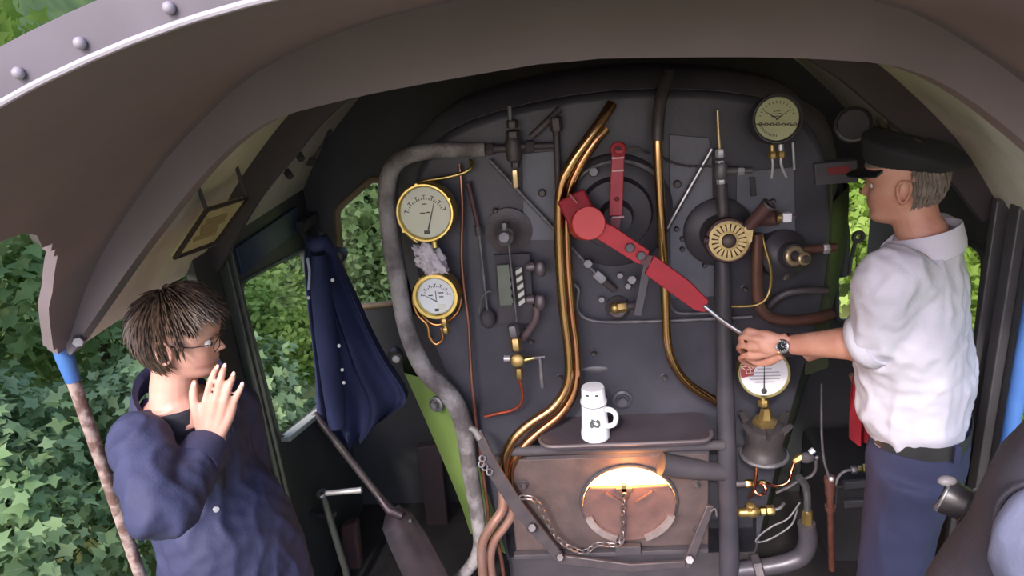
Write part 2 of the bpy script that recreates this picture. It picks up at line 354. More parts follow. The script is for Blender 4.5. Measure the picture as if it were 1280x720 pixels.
def shrub(name, label, cat, c, r, n, size, kind, mat, seed, group, base=-1.4):
    rg = random.Random(seed); c = V(c); r = V(r); bl = [(tuple(c), tuple(r*.8))]
    for i in range(5): bl.append((tuple(c+V((rg.uniform(-.6, .6)*r.x, rg.uniform(-.6, .6)*r.y, rg.uniform(-.5, .6)*r.z))), tuple(r*rg.uniform(.4, .62))))
    t = thing(name, label, cat, (c.x, c.y, base), group); obj('foliage', foliage(bl, n, size, kind, seed), LEAFM[mat], t, ang=30)
    obj('stem', B().tube([(c.x, c.y, base-.05), (c.x+.05, c.y-.04, (base+c.z)/2), (c.x-.03, c.y+.05, c.z+r.z*.3)], [.09, .07, .03], 8, sm=3), M('bark', (84, 72, 58), .9, 0, (110, 98, 80), 20, .5, 30), t)
gl = 'lineside bushes left of the cab'
shrub('ivy_bush', 'broad ivy-leaved bush filling the open cab side beside the worn white handrail', 'bush', (-3.5, .55, -.35), (.95, 1.15, 1.15), 7000, .07, 5, 0, 1, gl)
shrub('ivy_bush', 'ivy-leaved bush low behind the crew member, below the roof corner at far left', 'bush', (-3.3, 2.3, -.6), (1.0, 1.1, 1.0), 6000, .07, 5, 0, 2, gl)
shrub('sycamore_bush', 'sycamore-leaved bush at the left edge, framed by the curved roof cutout', 'bush', (-4.4, .2, 1.1), (1.1, 1.5, 1.3), 5200, .1, 5, 1, 3, gl)
shrub('sycamore_bush', 'tall pale bush seen past the rounded roof corner in the top left of the photo', 'bush', (-4.3, 1.6, 3.2), (1.5, 2.4, 1.6), 5200, .1, 5, 2, 4, gl, 1)
shrub('sycamore_bush', 'sycamore-leaved bush seen between the roof corner bracket and the dark-haired head', 'bush', (-4.4, 3.2, .5), (1.1, 1.5, 1.4), 4200, .1, 5, 1, 5, gl)
gw = 'bushes seen through the left cab windows'
shrub('hawthorn_bush', 'light green bush low in the left side window, beside the head', 'bush', (-4.3, 5.3, -.5), (.9, 1.0, .75), 3600, .07, 3, 2, 6, gw)
shrub('hawthorn_bush', 'mid green bush in the upper part of the left side window', 'bush', (-4.8, 7.2, .6), (1.5, 1.4, 1.3), 4200, .08, 3, 1, 7, gw)
shrub('hawthorn_bush', 'shadowed bush at the left side window edge next to the hanging jacket', 'bush', (-3.8, 8.0, -.3), (1.0, 1.2, 1.1), 3600, .08, 3, 3, 8, gw)
shrub('sycamore_tree', 'sycamore with drooping leaf sprays filling the small front window', 'tree', (-2.7, 7.4, .3), (1.2, 1.3, 1.6), 6000, .1, 5, 1, 9, gw)
shrub('sycamore_tree', 'darker sycamore behind the drooping sprays in the small front window', 'tree', (-2.6, 10.2, .6), (2.0, 1.4, 2.4), 5000, .12, 5, 3, 10, gw)
shrub('hawthorn_bush', 'low scrubby bush at the foot of the left side window view', 'bush', (-3.4, 5.1, -.85), (.75, .8, .6), 3400, .055, 3, 2, 21, gw)
shrub('hawthorn_bush', 'grey-green bush in the middle of the left side window between the two nearer ones', 'bush', (-3.5, 6.7, -.75), (.8, .8, .7), 3400, .06, 3, 1, 22, gw)
gr = 'bright bushes right of the cab'
shrub('lime_bush', 'sunlit yellow-green bush in the right side window behind the white shirt', 'bush', (3.9, 1.6, .2), (1.2, 1.6, 1.3), 4500, .09, 5, 2, 11, gr)
shrub('lime_bush', 'sunlit bush low in the right side window below shoulder height', 'bush', (3.7, -.2, -.3), (1.0, 1.2, 1.1), 4000, .09, 5, 2, 12, gr)
shrub('lime_bush', 'bright bush beyond the right front window past the capped face', 'bush', (3.6, 6.8, .2), (1.5, 1.4, 1.8), 4500, .09, 5, 2, 13, gr)
shrub('lime_bush', 'sunlit yellow-green bush filling the middle of the right side window', 'bush', (3.8, 4.9, -.3), (1.0, 1.2, 1.1), 4800, .075, 5, 2, 31, gr)
shrub('lime_bush', 'sunlit bush low beyond the right side window, nearest the ground', 'bush', (3.5, 3.5, -.8), (.8, .9, .7), 3600, .065, 5, 2, 32, gr)
shrub('lime_bush', 'pale overexposed bush past the blue handrail on the right', 'bush', (4.6, 3.6, 1.4), (1.4, 1.7, 1.6), 4500, .1, 5, 2, 14, gr)
# ------------------------------------------------------------------ boiler backhead
bh = thing('boiler_backhead', 'black riveted boiler backhead filling the middle of the cab, carrying pipes and gauges', 'boiler', (.13, .2, 0))
out = [V((-.40, 0, .12)), V((-.43, 0, .35)), V((-.52, 0, .85)), V((-.60, 0, 1.25)), V((-.61, 0, 1.6)), V((-.55, 0, 1.86)), V((-.36, 0, 2.0)), V((.13, 0, 2.06)), V((.62, 0, 2.0)), V((.81, 0, 1.86)), V((.87, 0, 1.6)), V((.86, 0, 1.25)), V((.78, 0, .85)), V((.69, 0, .35)), V((.66, 0, .12))]
O2 = spline(out, 4); cen = V((.13, 0, 1.1))
def grow(P, k, Y): return [cen+(p-cen)*k+V((0, Y, 0)) for p in P]
bk = B(); bk.rings([grow(O2, .97, 0), grow(O2, .99, .004), grow(O2, 1, .02), grow(O2, 1, .07)]); obj('back_plate', bk, M('backhead_plate', (62, 61, 69), .45, .1, (78, 77, 86), 4, .12, 30), bh, ang=50)
def clad(i0, i1, mat, kk):
    P = O2[i0:i1]; R = []
    for k, Y in [(.985, .05), (1.005, .05), (1.05+kk*.3, .10), (1.12+kk, .2), (1.14+kk*1.1, .30), (1.14+kk*1.1, .59)]:
        R.append([cen+V(((p.x-cen.x)*(k if p.z < 1.9 else 1+(k-1)*.6), Y, (p.z-cen.z)*(1+(k-1)*.4) if p.z > 1 else p.z-cen.z)) for p in P])
    v = [p for r in R for p in r]; n = len(P); b = B(); b.add(v, [[i*n+j, i*n+j+1, (i+1)*n+j+1, (i+1)*n+j] for i in range(len(R)-1) for j in range(n-1)]); return obj('cladding', b, mat, bh, ang=50)
clad(0, 10, GREEN, .23); clad(9, 13, SOOT, .10); clad(12, 41, M('hazed_soot_cladding', (104, 100, 110), .7, 0, (120, 116, 126), 5, .1, 30), .0); clad(40, len(O2), M('olive_panel', (70, 76, 54), .45, 0, (60, 64, 50), 5), .05)  # upper cladding: soot with haze mixed into its lighter colour
for x, y, Y in [(546, 505, .10), (612, 606, .10)]:
    c = A(x, y, Y); n = V((-.35, -.92, .1)).normalized(); b = B(); b.lathe([(.033, -.03), (.033, .008), (.026, .012), (.022, .004), (.014, .004), (.014, .022), (0, .022)], c, n, 20)
    b.nut(c, c+n*.026, .013); obj('washout_plug', b, DULLSTEEL, bh)
# raised plates and rivets on the plate
b = B(); b.prism(PX([(836, 168, -.002), (886, 172, -.002), (890, 190, -.002), (893, 370, -.002), (838, 372, -.002)]), (0, -.006, 0)); obj('patch_plate', b, GREYPL, bh, bevel=.002)
b = B(); b.prism(PX([(652, 192, -.002), (693, 188, -.002), (697, 300, -.002), (655, 300, -.002)]), (0, -.006, 0)); obj('patch_plate', b, GREYPL, bh, bevel=.002)
b = B(); b.prism(PX([(920, 215, -.002), (992, 208, -.002), (994, 290, -.002), (921, 292, -.002)]), (0, -.006, 0)); obj('patch_plate', b, GREYPL, bh, bevel=.002)
b = B()
b.box((.13, -.01, .66), .66-.1, .012, .012)
obj('plate_seam', b, SOOT, bh)
def stud(x, y, r, parent=None, Y=0, mat=None):
    c = A(x, y, Y); b = B(); b.lathe([(r*1.5, 0), (r*1.5, .004), (r, .006), (r, .02), (r*.7, .024), (0, .024)], c, (0, -1, 0), 14); return obj('stud', b, mat or IRON, parent)
for x, y in [(678, 240), (846, 229), (845, 230+55), (852, 297), (852, 310), (620, 262), (860, 360), (700, 470), (830, 470), (664, 425), (742, 440), (880, 330), (930, 360), (965, 250)]:
    stud(x, y, .009 if (x, y) not in [(678, 240), (846, 229)] else .014, bh)
pl = B(); c = A(778, 499, 0); pl.lathe([(.04, 0), (.04, .008), (.03, .014), (.022, .006), (.018, .006), (.018, .03), (0, .03)], c, (0, -1, 0), 24); obj('mud_plug', pl, BLACK, bh)
b = B(); c = A(744, 462, 0); b.ball(c, (.05, .006, .016), 20, 8); obj('weld_scar', b, DULLSTEEL, bh)

# lower firebox front and firehole
fb = thing('firebox_front', 'brown heat-stained firebox front around the glowing firehole', 'firebox', (.12, -.05, 0))
H0 = A(786, 627, -.13); hole = [H0+V((.185*math.cos(a), 0, .168*math.sin(a))) for a in [2*math.pi*i/40 for i in range(40)]]
zt, zb = A(760, 571, -.13).z, A(760, 690, -.13).z; x0, x1 = A(640, 640, -.13).x, A(886, 640, -.13).x
b = B(); b.holed([V((x0, -.13, zb)), V((x1, -.13, zb)), V((x1, -.13, zt)), V((x0, -.13, zt))], hole, (0, .12, 0)); obj('front_plate', b, RUSTY, fb, bevel=.006)
b = B(); b.tube([H0+(p-H0)*1.0+V((0, -.004, 0)) for p in hole], .008, 10, closed=True); obj('hole_rim', b, SOOT, fb)
b = B(); b.cyl(A(636, 564, -.13), A(905, 556, -.13), .02, 20); b.box((A(770, 566, -.075)), .345, .054, .032); obj('ledge', b, SOOT, fb)
b = B(); b.tube([A(826, 580, -.16), A(850, 584, -.15), A(905, 590, -.12)], [.045, .043, .034], 20); obj('air_duct', b, SOOT, fb)
b = B(); b.bar(A(643, 694, -.15), A(885, 686, -.15), .02, .03, (0, -1, 0)); b.box(A(785, 686, -.16), .05, .014, .02); obj('bottom_rail', b, SOOT, fb, bevel=.003)
for x, y in [(663, 660), (655, 604), (870, 604), (871, 662)]: stud(x, y, .011, fb, -.132, SOOT)
b = B(); b.box((.13, .03, .16), .52, .03, .16); obj('lower_casing', b, SOOT, fb)
# the fire, seen over the top of the door flap
fr = thing('fire', 'white-hot fire glowing orange over the top of the firehole flap', 'fire', H0+V((0, .01, -.1)))
b = B(); b.rings([[H0+V((.178*k*math.cos(a), y, .162*k*math.sin(a)+dz)) for a in [2*math.pi*i/28 for i in range(28)]] for k, y, dz in [(1, -.012, 0), (.99, .0, 0), (.9, .012, 0)]])
obj('flames', b, emis('fire_glow', (1, .40, .09), 40), fr)
ld = bpy.data.lights.new('fire_light', 'POINT'); ld.energy = 5; ld.color = (1, .36, .10); ld.shadow_soft_size = .05
lo_ = bpy.data.objects.new('fire_light', ld); COL.objects.link(lo_); lo_.location = H0+V((0, -.05, .135))-WL[fr.name]; lo_.parent = fr
fd = thing('firehole_flap', 'rusty half-round firehole flap standing in the opening below the glow', 'flap', H0+V((0, -.05, -.13)))
def arcpts(r1, r2, a0, a1, n=24): return [(r1*math.cos(math.radians(a0+(a1-a0)*i/n)), r2*math.sin(math.radians(a0+(a1-a0)*i/n))) for i in range(n+1)]
b = B(); b.prism([H0+V((x, -.03, z)) for x, z in arcpts(.178, .162, 148, 392)], (0, .022, 0)); obj('plate', b, M('flap_rust', (112, 84, 78), .65, .1, (92, 70, 68), 16, .25, 40), fd, bevel=.003)
for a0, a1 in [(195, 250), (290, 345)]:
    b = B(); b.prism([H0+V((x, -.047, z)) for x, z in arcpts(.178, .162, a0, a1, 10)+arcpts(.15, .135, a1, a0, 10)], (0, .012, 0)); obj('edge_strip', b, M('grey_scale', (150, 138, 134), .6, .2, (120, 108, 106), 18), fd)
b = B(); k = A(780, 612, -.17); b.box(k, .03, .008, .009); b.box(k+V((0, 0, -.006)), .009, .008, .03); b.torus(k+V((0, -.01, -.02)), (0, -1, 0), .012, .004, 16, 6); obj('latch', b, IRON, fd)
for q in (-1, 1): obj('rib', B().bar(H0+V((.02*q, -.036, .02)), H0+V((.09*q, -.036, .07)), .008, .008, (0, -1, 0)), M('flap_rust', ()), fd)

# warming shelf with the flask
sh = thing('warming_shelf', 'dark shallow shelf with a rounded raised lip above the firehole', 'shelf', A(780, 550, -.1))
SY = -.20; za = A(745, 553, SY).z-.006
xa, xb = A(674, 552, SY).x, A(892, 549, SY).x
P = rounded([V((xa, -.004, za)), V((xa, SY-.012, za)), V((xb, SY-.012, za)), V((xb, -.004, za))], .06)
b = B(); b.prism(P, (0, 0, -.012)); obj('tray', b, M('shelf_plate', (66, 58, 64), .45, .1, (78, 69, 75), 8), sh)
lip = [p+V((0, 0, .002)) for p in rounded([V((xa, -.02, za)), V((xa, SY-.012, za)), V((xb, SY-.012, za)), V((xb, -.02, za))], .06)][6:-6]
b = B(); b.tube(lip, .007, 8); obj('lip', b, M('shelf_lip', (104, 94, 96), .4, .3), sh)
fk = A(745, 552, SY+.045); fk.z = za
ft = thing('vacuum_flask', 'white plastic vacuum flask with side handle standing on the shelf above the fire', 'flask', fk)
s = mpp(745, 520, SY)
b = B(); b.lathe([(.001, .001), (.047, .001), (.053, .007), (.054, .02), (.050, .05), (.047, .11), (.046, .13), (.046, .142), (.044, .147), (.001, .147)], fk, (0, 0, 1), 40); obj('body', b, WHITE, ft)
b = B(); b.lathe([(.001, .150), (.049, .150), (.0495, .158), (.044, .166), (.043, .205), (.040, .212), (.001, .213)], fk, (0, 0, 1), 40); obj('lid', b, WHITE, ft)
b = B(); b.lathe([(.044, .146), (.0475, .146), (.0475, .151), (.044, .151)], fk, (0, 0, 1), 40); obj('seal_ring', b, INK, ft)
rx = V((.97, -.25, 0)).normalized()
b = B(); b.tube([fk+rx*x+V((0, 0, z)) for x, z in [(.04, .122), (.062, .122), (.078, .108), (.08, .085), (.07, .062), (.046, .052)]], .0095, 10, sm=5, flat=((0, 1, 0), 1.3)); obj('handle', b, WHITE, ft)
fd_ = V((-.02, -1, 0)).normalized(); fx = V((1, -.02, 0))
def onbody(x, z):
    r = float(np.interp(z, [.05, .11], [.0506, .0476])); return fk+V((math.sin(x/r)*r, -math.cos(x/r)*r, z))
b = B(); E_ = [(-.02, .072), (-.013, .067), (-.004, .074), (.004, .07), (.014, .069), (.02, .078), (.019, .094), (.010, .104), (.003, .097), (-.004, .102), (-.012, .106), (-.014, .098), (-.021, .09)]
b.prism([onbody(x, z) for x, z in E_], (0, -.0012, 0)); obj('emblem', b, M('emblem_grey', (74, 78, 80), .5, 0, (92, 96, 98), 60), ft)
for a_ in (-.5, .25):
    d = V((math.sin(a_), -math.cos(a_), 0)); obj('lid_notch', B().box(fk+d*.0425+V((0, 0, .197)), V((d.y, -d.x, 0))*-.005, d*.003, (0, 0, .003)), INK, ft)

# ------------------------------------------------------------------ pipes and rods
def pipe(name, label, L, r, mat, cat='pipe', k=6, n=14, group=None):
    o = obj(name, B().tube(spline(PX(L), k), r, n), mat); return tag(o, label, cat, group)
pipe('lagged_pipe', 'thick grey cloth-lagged steam pipe curving down the left edge of the backhead', [(606, 187, -.03), (560, 188, -.035), (520, 192, -.04), (495, 204, -.045), (484, 232, -.05), (487, 290, -.06), (497, 350, -.06), (510, 415, -.06), (531, 462, -.06), (562, 494, -.06), (579, 530, -.07), (588, 590, -.08), (597, 645, -.08), (600, 682, -.08), (588, 708, -.08), (566, 730, -.07)], [.024, .026, .028, .03, .031, .032, .033, .034, .036, .038, .036, .033, .031, .030, .026, .025], LAG, n=18)
pipe('brass_pipe', 'long polished brass pipe left of the red lever, nearest of the tall pair', [(765, 130, -.05), (752, 150, -.08), (735, 174, -.10), (714, 205, -.11), (701, 238, -.11), (699, 300, -.11), (704, 380, -.11), (711, 440, -.11), (710, 478, -.12), (694, 507, -.13), (662, 530, -.14), (640, 552, -.15), (630, 578, -.15), (630, 610, -.14)], .0185, BRASSPIPE)
pipe('copper_pipe', 'copper pipe running close behind and right of the long brass pipe', [(757, 160, -.06), (741, 180, -.075), (722, 212, -.08), (710, 246, -.08), (708, 300, -.08), (713, 380, -.08), (720, 440, -.08), (719, 484, -.09), (702, 516, -.10), (672, 541, -.11), (650, 563, -.12), (639, 586, -.12), (638, 612, -.12)], .0185, M('warm_copper', (206, 146, 104), .22, 1, (226, 176, 134), 6))
pipe('pale_copper_pipe', 'front one of two sunlit pale copper pipes twisting down beside the lagged pipe', [(629, 612, -.14), (628, 636, -.15), (616, 655, -.16), (604, 676, -.16), (602, 700, -.16), (606, 740, -.15)], .019, PINKCOP)
pipe('pale_copper_pipe', 'rear one of two sunlit pale copper pipes, passing behind the chained lever', [(638, 612, -.12), (640, 640, -.12), (631, 658, -.125), (618, 676, -.13), (613, 700, -.13), (618, 740, -.12)], .018, PINKCOP)
pipe('small_copper_pipe', 'thin copper pipe end low between the pale copper pipes and the firebox', [(622, 678, -.1), (627, 700, -.1), (632, 740, -.1)], .008, REDCOP)
pipe('brass_pipe', 'straight brass pipe right of the red lever bending away at its foot', [(826, 110, -.04), (823, 140, -.08), (822, 175, -.10), (824, 230, -.11), (828, 300, -.11), (832, 380, -.11), (834, 425, -.11), (842, 455, -.11), (862, 481, -.10), (898, 503, -.07), (910, 508, -.04)], .0165, BRASSPIPE)
pipe('thin_copper_pipe', 'thin bright copper pipe hanging just right of the two left gauges', [(574, 205, -.02), (576, 222, -.03), (578, 262, -.04), (577, 320, -.04), (580, 360, -.04), (585, 397, -.04), (587, 430, -.04), (590, 480, -.05), (594, 515, -.05)], .0065, M('thin_copper', (150, 102, 90), .3, .85, (186, 136, 122), 5))
pipe('red_copper_pipe', 'thin red-brown copper pipe dropping behind the lever with the chain', [(592, 505, -.03), (598, 550, -.04), (605, 600, -.05), (610, 640, -.06), (612, 690, -.07)], .0075, REDCOP)
pipe('red_copper_pipe', 'thin red copper drain pipe bending left below the brass drain cock', [(649, 472, -.08), (653, 492, -.07), (651, 505, -.06), (640, 513, -.05), (622, 517, -.04), (606, 521, -.03)], .006, M('drain_copper', (168, 74, 54), .35, .7, (190, 96, 70), 20))
pipe('gauge_feed_pipe', 'thin gold pipe hugging the left rim of the big brass gauge', [(588, 200, -.03), (589, 209, -.05), (579, 216, -.06), (556, 222, -.06), (526, 228, -.055), (505, 243, -.05), (498, 267, -.045), (505, 288, -.04), (522, 303, -.04)], .0065, BRASS)
pipe('siphon_pipe', 'copper siphon pipe looped around and below the small white gauge', [(524, 305, -.05), (548, 333, -.03), (566, 345, -.03), (576, 366, -.03), (573, 388, -.03), (557, 403, -.035), (541, 405, -.035), (526, 392, -.04), (517, 372, -.04), (522, 352, -.04), (531, 344, -.045), (522, 352, -.055), (516, 372, -.06), (522, 393, -.06), (534, 406, -.06), (537, 421, -.06), (545, 430, -.06), (553, 424, -.06), (552, 411, -.06)], .0065, M('siphon_copper', (206, 140, 88), .25, 1, (226, 172, 116), 8))
def rod(name, label, a, b_, r, mat, cat='rod'):
    o = obj(name, B().cyl(A(*a), A(*b_), r, 12), mat); return tag(o, label, cat)
t = thing('steel_stay_rod', 'slanting bright steel rod with square nut, passing behind the long brass pipe', 'rod', A(682, 273, -.03))
obj('shaft', B().cyl(A(612, 200, -.03), A(745, 342, -.03), .0075, 12), DULLSTEEL, t)
obj('end_nut', B().nut(A(744, 341, -.03), A(755, 351, -.03), .017), M('pale_nut', (196, 196, 202), .4, .5), t)
obj('end_boss', B().cyl(A(753, 349, -.03), A(768, 362, -.01), .014), IRON, t)
rod('steel_stay_rod', 'slanting steel rod on the grey plate between right brass pipe and handwheel', (890, 186, -.03), (834, 285, -.03), .009, STEEL)
t = thing('drop_rod', 'thin dark linkage rod with a joint, between thin copper pipe and water gauge', 'rod', A(595, 310, -.03))
b = B(); b.cyl(A(585, 228, -.03), A(598, 284, -.03), .009); obj('upper_rod', b, M('dark_red_iron', (84, 56, 62), .5), t)
obj('joint', B().cyl(A(597, 282, -.03), A(599, 294, -.03), .013), IRON, t)
obj('lower_rod', B().cyl(A(599, 292, -.03), A(610, 396, -.03), .0055), DULLSTEEL, t); obj('foot', B().ball(A(610, 398, -.025), (.03, .03, .04)), SOOT, t)
obj('hook', B().tube(PX([(598, 392, -.04), (604, 370, -.06), (612, 364, -.06), (617, 368, -.05)]), .004, 8, sm=4), DULLSTEEL, t)
pipe('thin_steel_pipe', 'long thin grey pipe running level behind both brass pipes under the lever', [(712, 352, -.02), (723, 362, -.03), (721, 383, -.03), (729, 396, -.03), (750, 402, -.03), (800, 402, -.03), (880, 399, -.03), (940, 396, -.03)], .0075, DULLSTEEL)
pipe('thin_steel_pipe', 'short thin grey pipe bending right from behind the right brass pipe', [(836, 366, -.03), (838, 380, -.03), (845, 390, -.03), (860, 392, -.03), (890, 391, -.02)], .006, DULLSTEEL)
pipe('black_standpipe', 'fat black vertical pipe standing right of the firebox below the brass handwheel', [(903, 322, -.06), (904, 360, -.07), (905, 430, -.08), (907, 500, -.09), (909, 580, -.11), (911, 650, -.12), (912, 730, -.13)], [.026, .028, .030, .033, .036, .038, .04], M('standpipe_black', (66, 64, 72), .35, .2, (82, 78, 84), 6, .1, 30), n=20)
# valve tower, upper left of backhead
t = thing('valve_tower', 'upright stack of dark hexagon nuts and valve body with brass cap, top left', 'valve', A(641, 232, -.06))
Y = -.06
obj('spindle', B().cyl(A(637, 132, Y), A(638, 152, Y), .008), DULLSTEEL, t)
for y0, y1, r in [(150, 160, .02), (163, 172, .024), (201, 210, .016)]: obj('nut', B().nut(A(640+(y0-150)*.08, y0, Y), A(640+(y1-150)*.08, y1, Y), r), IRON, t)
obj('body', B().lathe([(.014, 0), (.026, .01), (.028, .035), (.028, .07), (.02, .085), (.015, .10)], A(643.5, 203, Y), A(640, 168, Y)-A(643.5, 203, Y), 18), IRON, t)
obj('brass_cap', B().nut(A(643.5, 212, Y), A(645, 234, Y), .014), M('cap_brass', (208, 184, 140), .3, .8), t)
obj('branch_pipe', B().cyl(A(644, 183, Y), A(692, 182, -.04), .012), IRON, t); obj('flange_nut', B().nut(A(657, 183, Y), A(668, 183, Y), .022), IRON, t)
obj('inlet_nut', B().nut(A(609, 187, -.045), A(618, 186, -.05), .022), IRON, t); obj('inlet_pipe', B().cyl(A(616, 186, -.05), A(642, 185, Y), .014), IRON, t)
pipe('dark_pipe', 'short dark pipe slanting up into soot right of the valve stack', [(664, 171, -.05), (680, 156, -.05), (700, 136, -.03)], .012, IRON)
t = thing('dark_pipe', 'dark upright pipe with large union left of the brass pipe top', 'pipe', A(697, 230, -.05))
obj('pipe', B().cyl(A(695, 150, -.05), A(699, 262, -.04), .012), IRON, t); obj('union', B().nut(A(694, 146, -.05), A(696, 164, -.05), .022), IRON, t)
pipe('dark_pipe', 'dark pipe continuing the right brass pipe up under the sooty roof', [(822, 176, -.10), (823, 150, -.09), (827, 120, -.06), (836, 92, 0)], .02, IRON)
# water gauge
wg = thing('water_gauge', 'boiler water gauge with glass guard and black-and-white striped backing strip', 'gauge', A(640, 360, -.08))
obj('guard_back', B().prism(PX([(618, 318, -.03), (662, 316, -.03), (668, 402, -.03), (624, 404, -.03)]), (0, -.01, 0)), SOOT, wg)
obj('top_flange', B().lathe([(.085, 0), (.085, .01), (.06, .016), (.03, .03), (.02, .05)], A(636, 288, -.005), (0, -1, 0), 30), IRON, wg)
obj('top_nut', B().lathe([(.03, 0), (.03, .02), (.02, .028), (.018, .034), (0, .034)], A(632, 297, -.045), CAMN, 24), DULLSTEEL, wg)
obj('top_cap', B().nut(A(631, 288, -.05), A(630.5, 278, -.05), .013), DULLSTEEL, wg)
obj('centre_rod', B().cyl(A(636, 306, -.07), A(646, 402, -.07), .004), DULLSTEEL, wg)
st = B()
def strip(x, y): return A(644+(y-334)*.10+x, y, -.06)
obj('striped_strip', B().prism([strip(0, 334), strip(8, 333), strip(8, 381), strip(0, 382)], (0, .004, 0)), INK, wg)
for i in range(5):
    y = 336+i*9.6; obj('white_stripe', B().prism([strip(0, y+3), strip(8, y-2), strip(8, y+3.4), strip(0, y+8)], (0, -.0015, 0)), M('stripe_white', (196, 196, 186), .5), wg)
def strip2(x, y): return A(634+(y-340)*.09+x, y, -.058)
for i in range(4):
    y = 343+i*10.4; obj('white_stripe', B().prism([strip2(0, y), strip2(4, y-2), strip2(4, y+4), strip2(0, y+6)], (0, -.0015, 0)), M('stripe_white', ()), wg)
obj('guard_glass', B().prism(PX([(621, 332, -.075), (636, 331, -.075), (640, 381, -.075), (625, 382, -.075)]), (0, .006, 0)), M('green_glass', (112, 118, 104), .12, 0, (96, 104, 92), 5), wg)
for y, k in [(333, 0), (374, 1)]:
    obj('cock', B().lathe([(.012, 0), (.018, .01), (.018, .03), (.013, .035), (.013, .06)], A(657, y+1, -.06), A(684, y-2, -.05)-A(657, y+1, -.06), 14), M('cock_grey', (110, 100, 104), .45, .5), wg)
    obj('cock_body', B().lathe([(.012, 0), (.02, .008), (.022, .03), (.016, .05), (.012, .055)], A(676, y+12, -.07), A(675, y-10, -.07)-A(676, y+12, -.07), 14), M('cock_grey', ()), wg)
obj('bend_pipe', B().tube(PX([(671, 382, -.06), (670, 398, -.06), (662, 412, -.05), (652, 424, -.04)]), .015, 12, sm=5), M('bend_pinkgrey', (104, 88, 90), .5, .3), wg)
obj('bottom_nut', B().nut(A(640, 406, -.07), A(643, 420, -.07), .022), DULLSTEEL, wg)
dc = thing('drain_cock', 'brass drain cock with drooping steel handle below the striped water gauge', 'valve', A(648, 465, -.09))
Y = -.09
obj('upper_nut', B().nut(A(644, 422, Y+.01), A(646, 438, Y), .021), OLDBRASS, dc)
obj('body', B().ball(A(647, 450, Y), (.028, .024, .028), 18, 12), BRASS, dc); obj('face_plate', B().lathe([(.025, 0), (.025, .012), (.02, .016), (0, .016)], A(647, 450, Y-.016), CAMN, 24), OLDBRASS, dc)
obj('side_plug', B().cyl(A(638, 448, Y), A(630, 448, Y), .013), M('pale_nut', ()), dc)
obj('spindle', B().cyl(A(655, 450, Y), A(668, 447, Y), .011, r2=.008), BRASS, dc); obj('spindle_end', B().cyl(A(662, 448, Y), A(681, 446, Y), .008), DULLSTEEL, dc)
obj('handle', B().tube(PX([(675, 448, Y-.01), (676, 460, Y-.02), (678, 484, Y-.02)]), [.006, .008, .009], 10), DULLSTEEL, dc)
obj('lower_nut', B().nut(A(648.5, 460, Y), A(649.5, 473, Y), .016), OLDBRASS, dc)
# ------------------------------------------------------------------ gauges
def gauge(name, label, x, y, Y, R, dr, n, rim, dial, needles, ticks=True, hub='block', casemat=None, extra=None, pivot=-.55):
    c = A(x, y, Y); n = V(n).normalized(); u, w, n = basis(n); u, w = V((1, 0, 0)), None
    u = (u-n*u.dot(n)).normalized(); w = n.cross(u)
    if w.z < 0: w = -w
    t = thing(name, label, 'gauge', c-w*R)
    obj('case', B().lathe([(0, -.055), (R*.9, -.055), (R*.97, -.05), (R*.97, -.004), (R, 0), (R, .012), (R*.96, .006), (0, .004)], c, n, 48), casemat or rim, t)
    obj('bezel', B().lathe([(R*.99, .008), (R*.995, .018), (R*.95, .027), (dr+.006, .027), (dr, .018), (dr, .010)], c, n, 56), rim, t)
    P = lambda a, b_, h=.0145: c+u*a+w*b_+n*h
    d = obj('dial', B().lathe([(dr+.002, .011), (dr+.002, .0135), (0, .0135)], c, n, 48), dial, t)
    pv = pivot*dr
    if ticks:
        tk = B()
        for i in range(19):
            a = math.radians(160-i*140/18); L = .16 if i % 3 == 0 else .08; k = dr*.70
            ca, sa = math.cos(a), math.sin(a); q0, q1 = k, k+L*dr; W_ = .018*dr
            o = pv*.35
            tk.prism([P(ca*q0-sa*W_, sa*q0+ca*W_+o), P(ca*q1-sa*W_, sa*q1+ca*W_+o), P(ca*q1+sa*W_, sa*q1-ca*W_+o), P(ca*q0+sa*W_, sa*q0-ca*W_+o)], n*.0006)
            if i % 3 == 0:
                q = k+L*dr; tk.prism([P(ca*q-sa*.07*dr, sa*q+ca*.07*dr+o), P(ca*(q+.03*dr)-sa*.07*dr, sa*(q+.03*dr)+ca*.07*dr+o), P(ca*(q+.03*dr)+sa*.07*dr, sa*(q+.03*dr)-ca*.07*dr+o), P(ca*q+sa*.07*dr, sa*q-ca*.07*dr+o)], n*.0006)
        obj('scale_marks', tk, M('scale_grey', (64, 64, 62), .6), t)
    for px_, py_, a, L in needles:
        ca, sa = math.cos(math.radians(a)), math.sin(math.radians(a)); px_, py_, L = px_*dr, py_*dr, L*dr; W_ = .03*dr
        obj('needle', B().prism([P(px_-ca*.1*dr-sa*W_, py_-sa*.1*dr+ca*W_, .017), P(px_-ca*.1*dr+sa*W_, py_-sa*.1*dr-ca*W_, .017), P(px_+ca*L+sa*W_*.3, py_+sa*L-ca*W_*.3, .017), P(px_+ca*L-sa*W_*.3, py_+sa*L+ca*W_*.3, .017)], n*.0012), INK, t)
    if hub == 'block': obj('hub_block', B().box(P(-.02*dr, -.78*dr, .016), u*.11*dr, w*.07*dr, n*.002), INK, t)
    if extra: extra(t, P, u, w, n, dr)
    obj('glass', B().lathe([(dr, .020), (dr, .022), (0, .0221)], c, n, 40), GLASS, t)
    return t, P, n
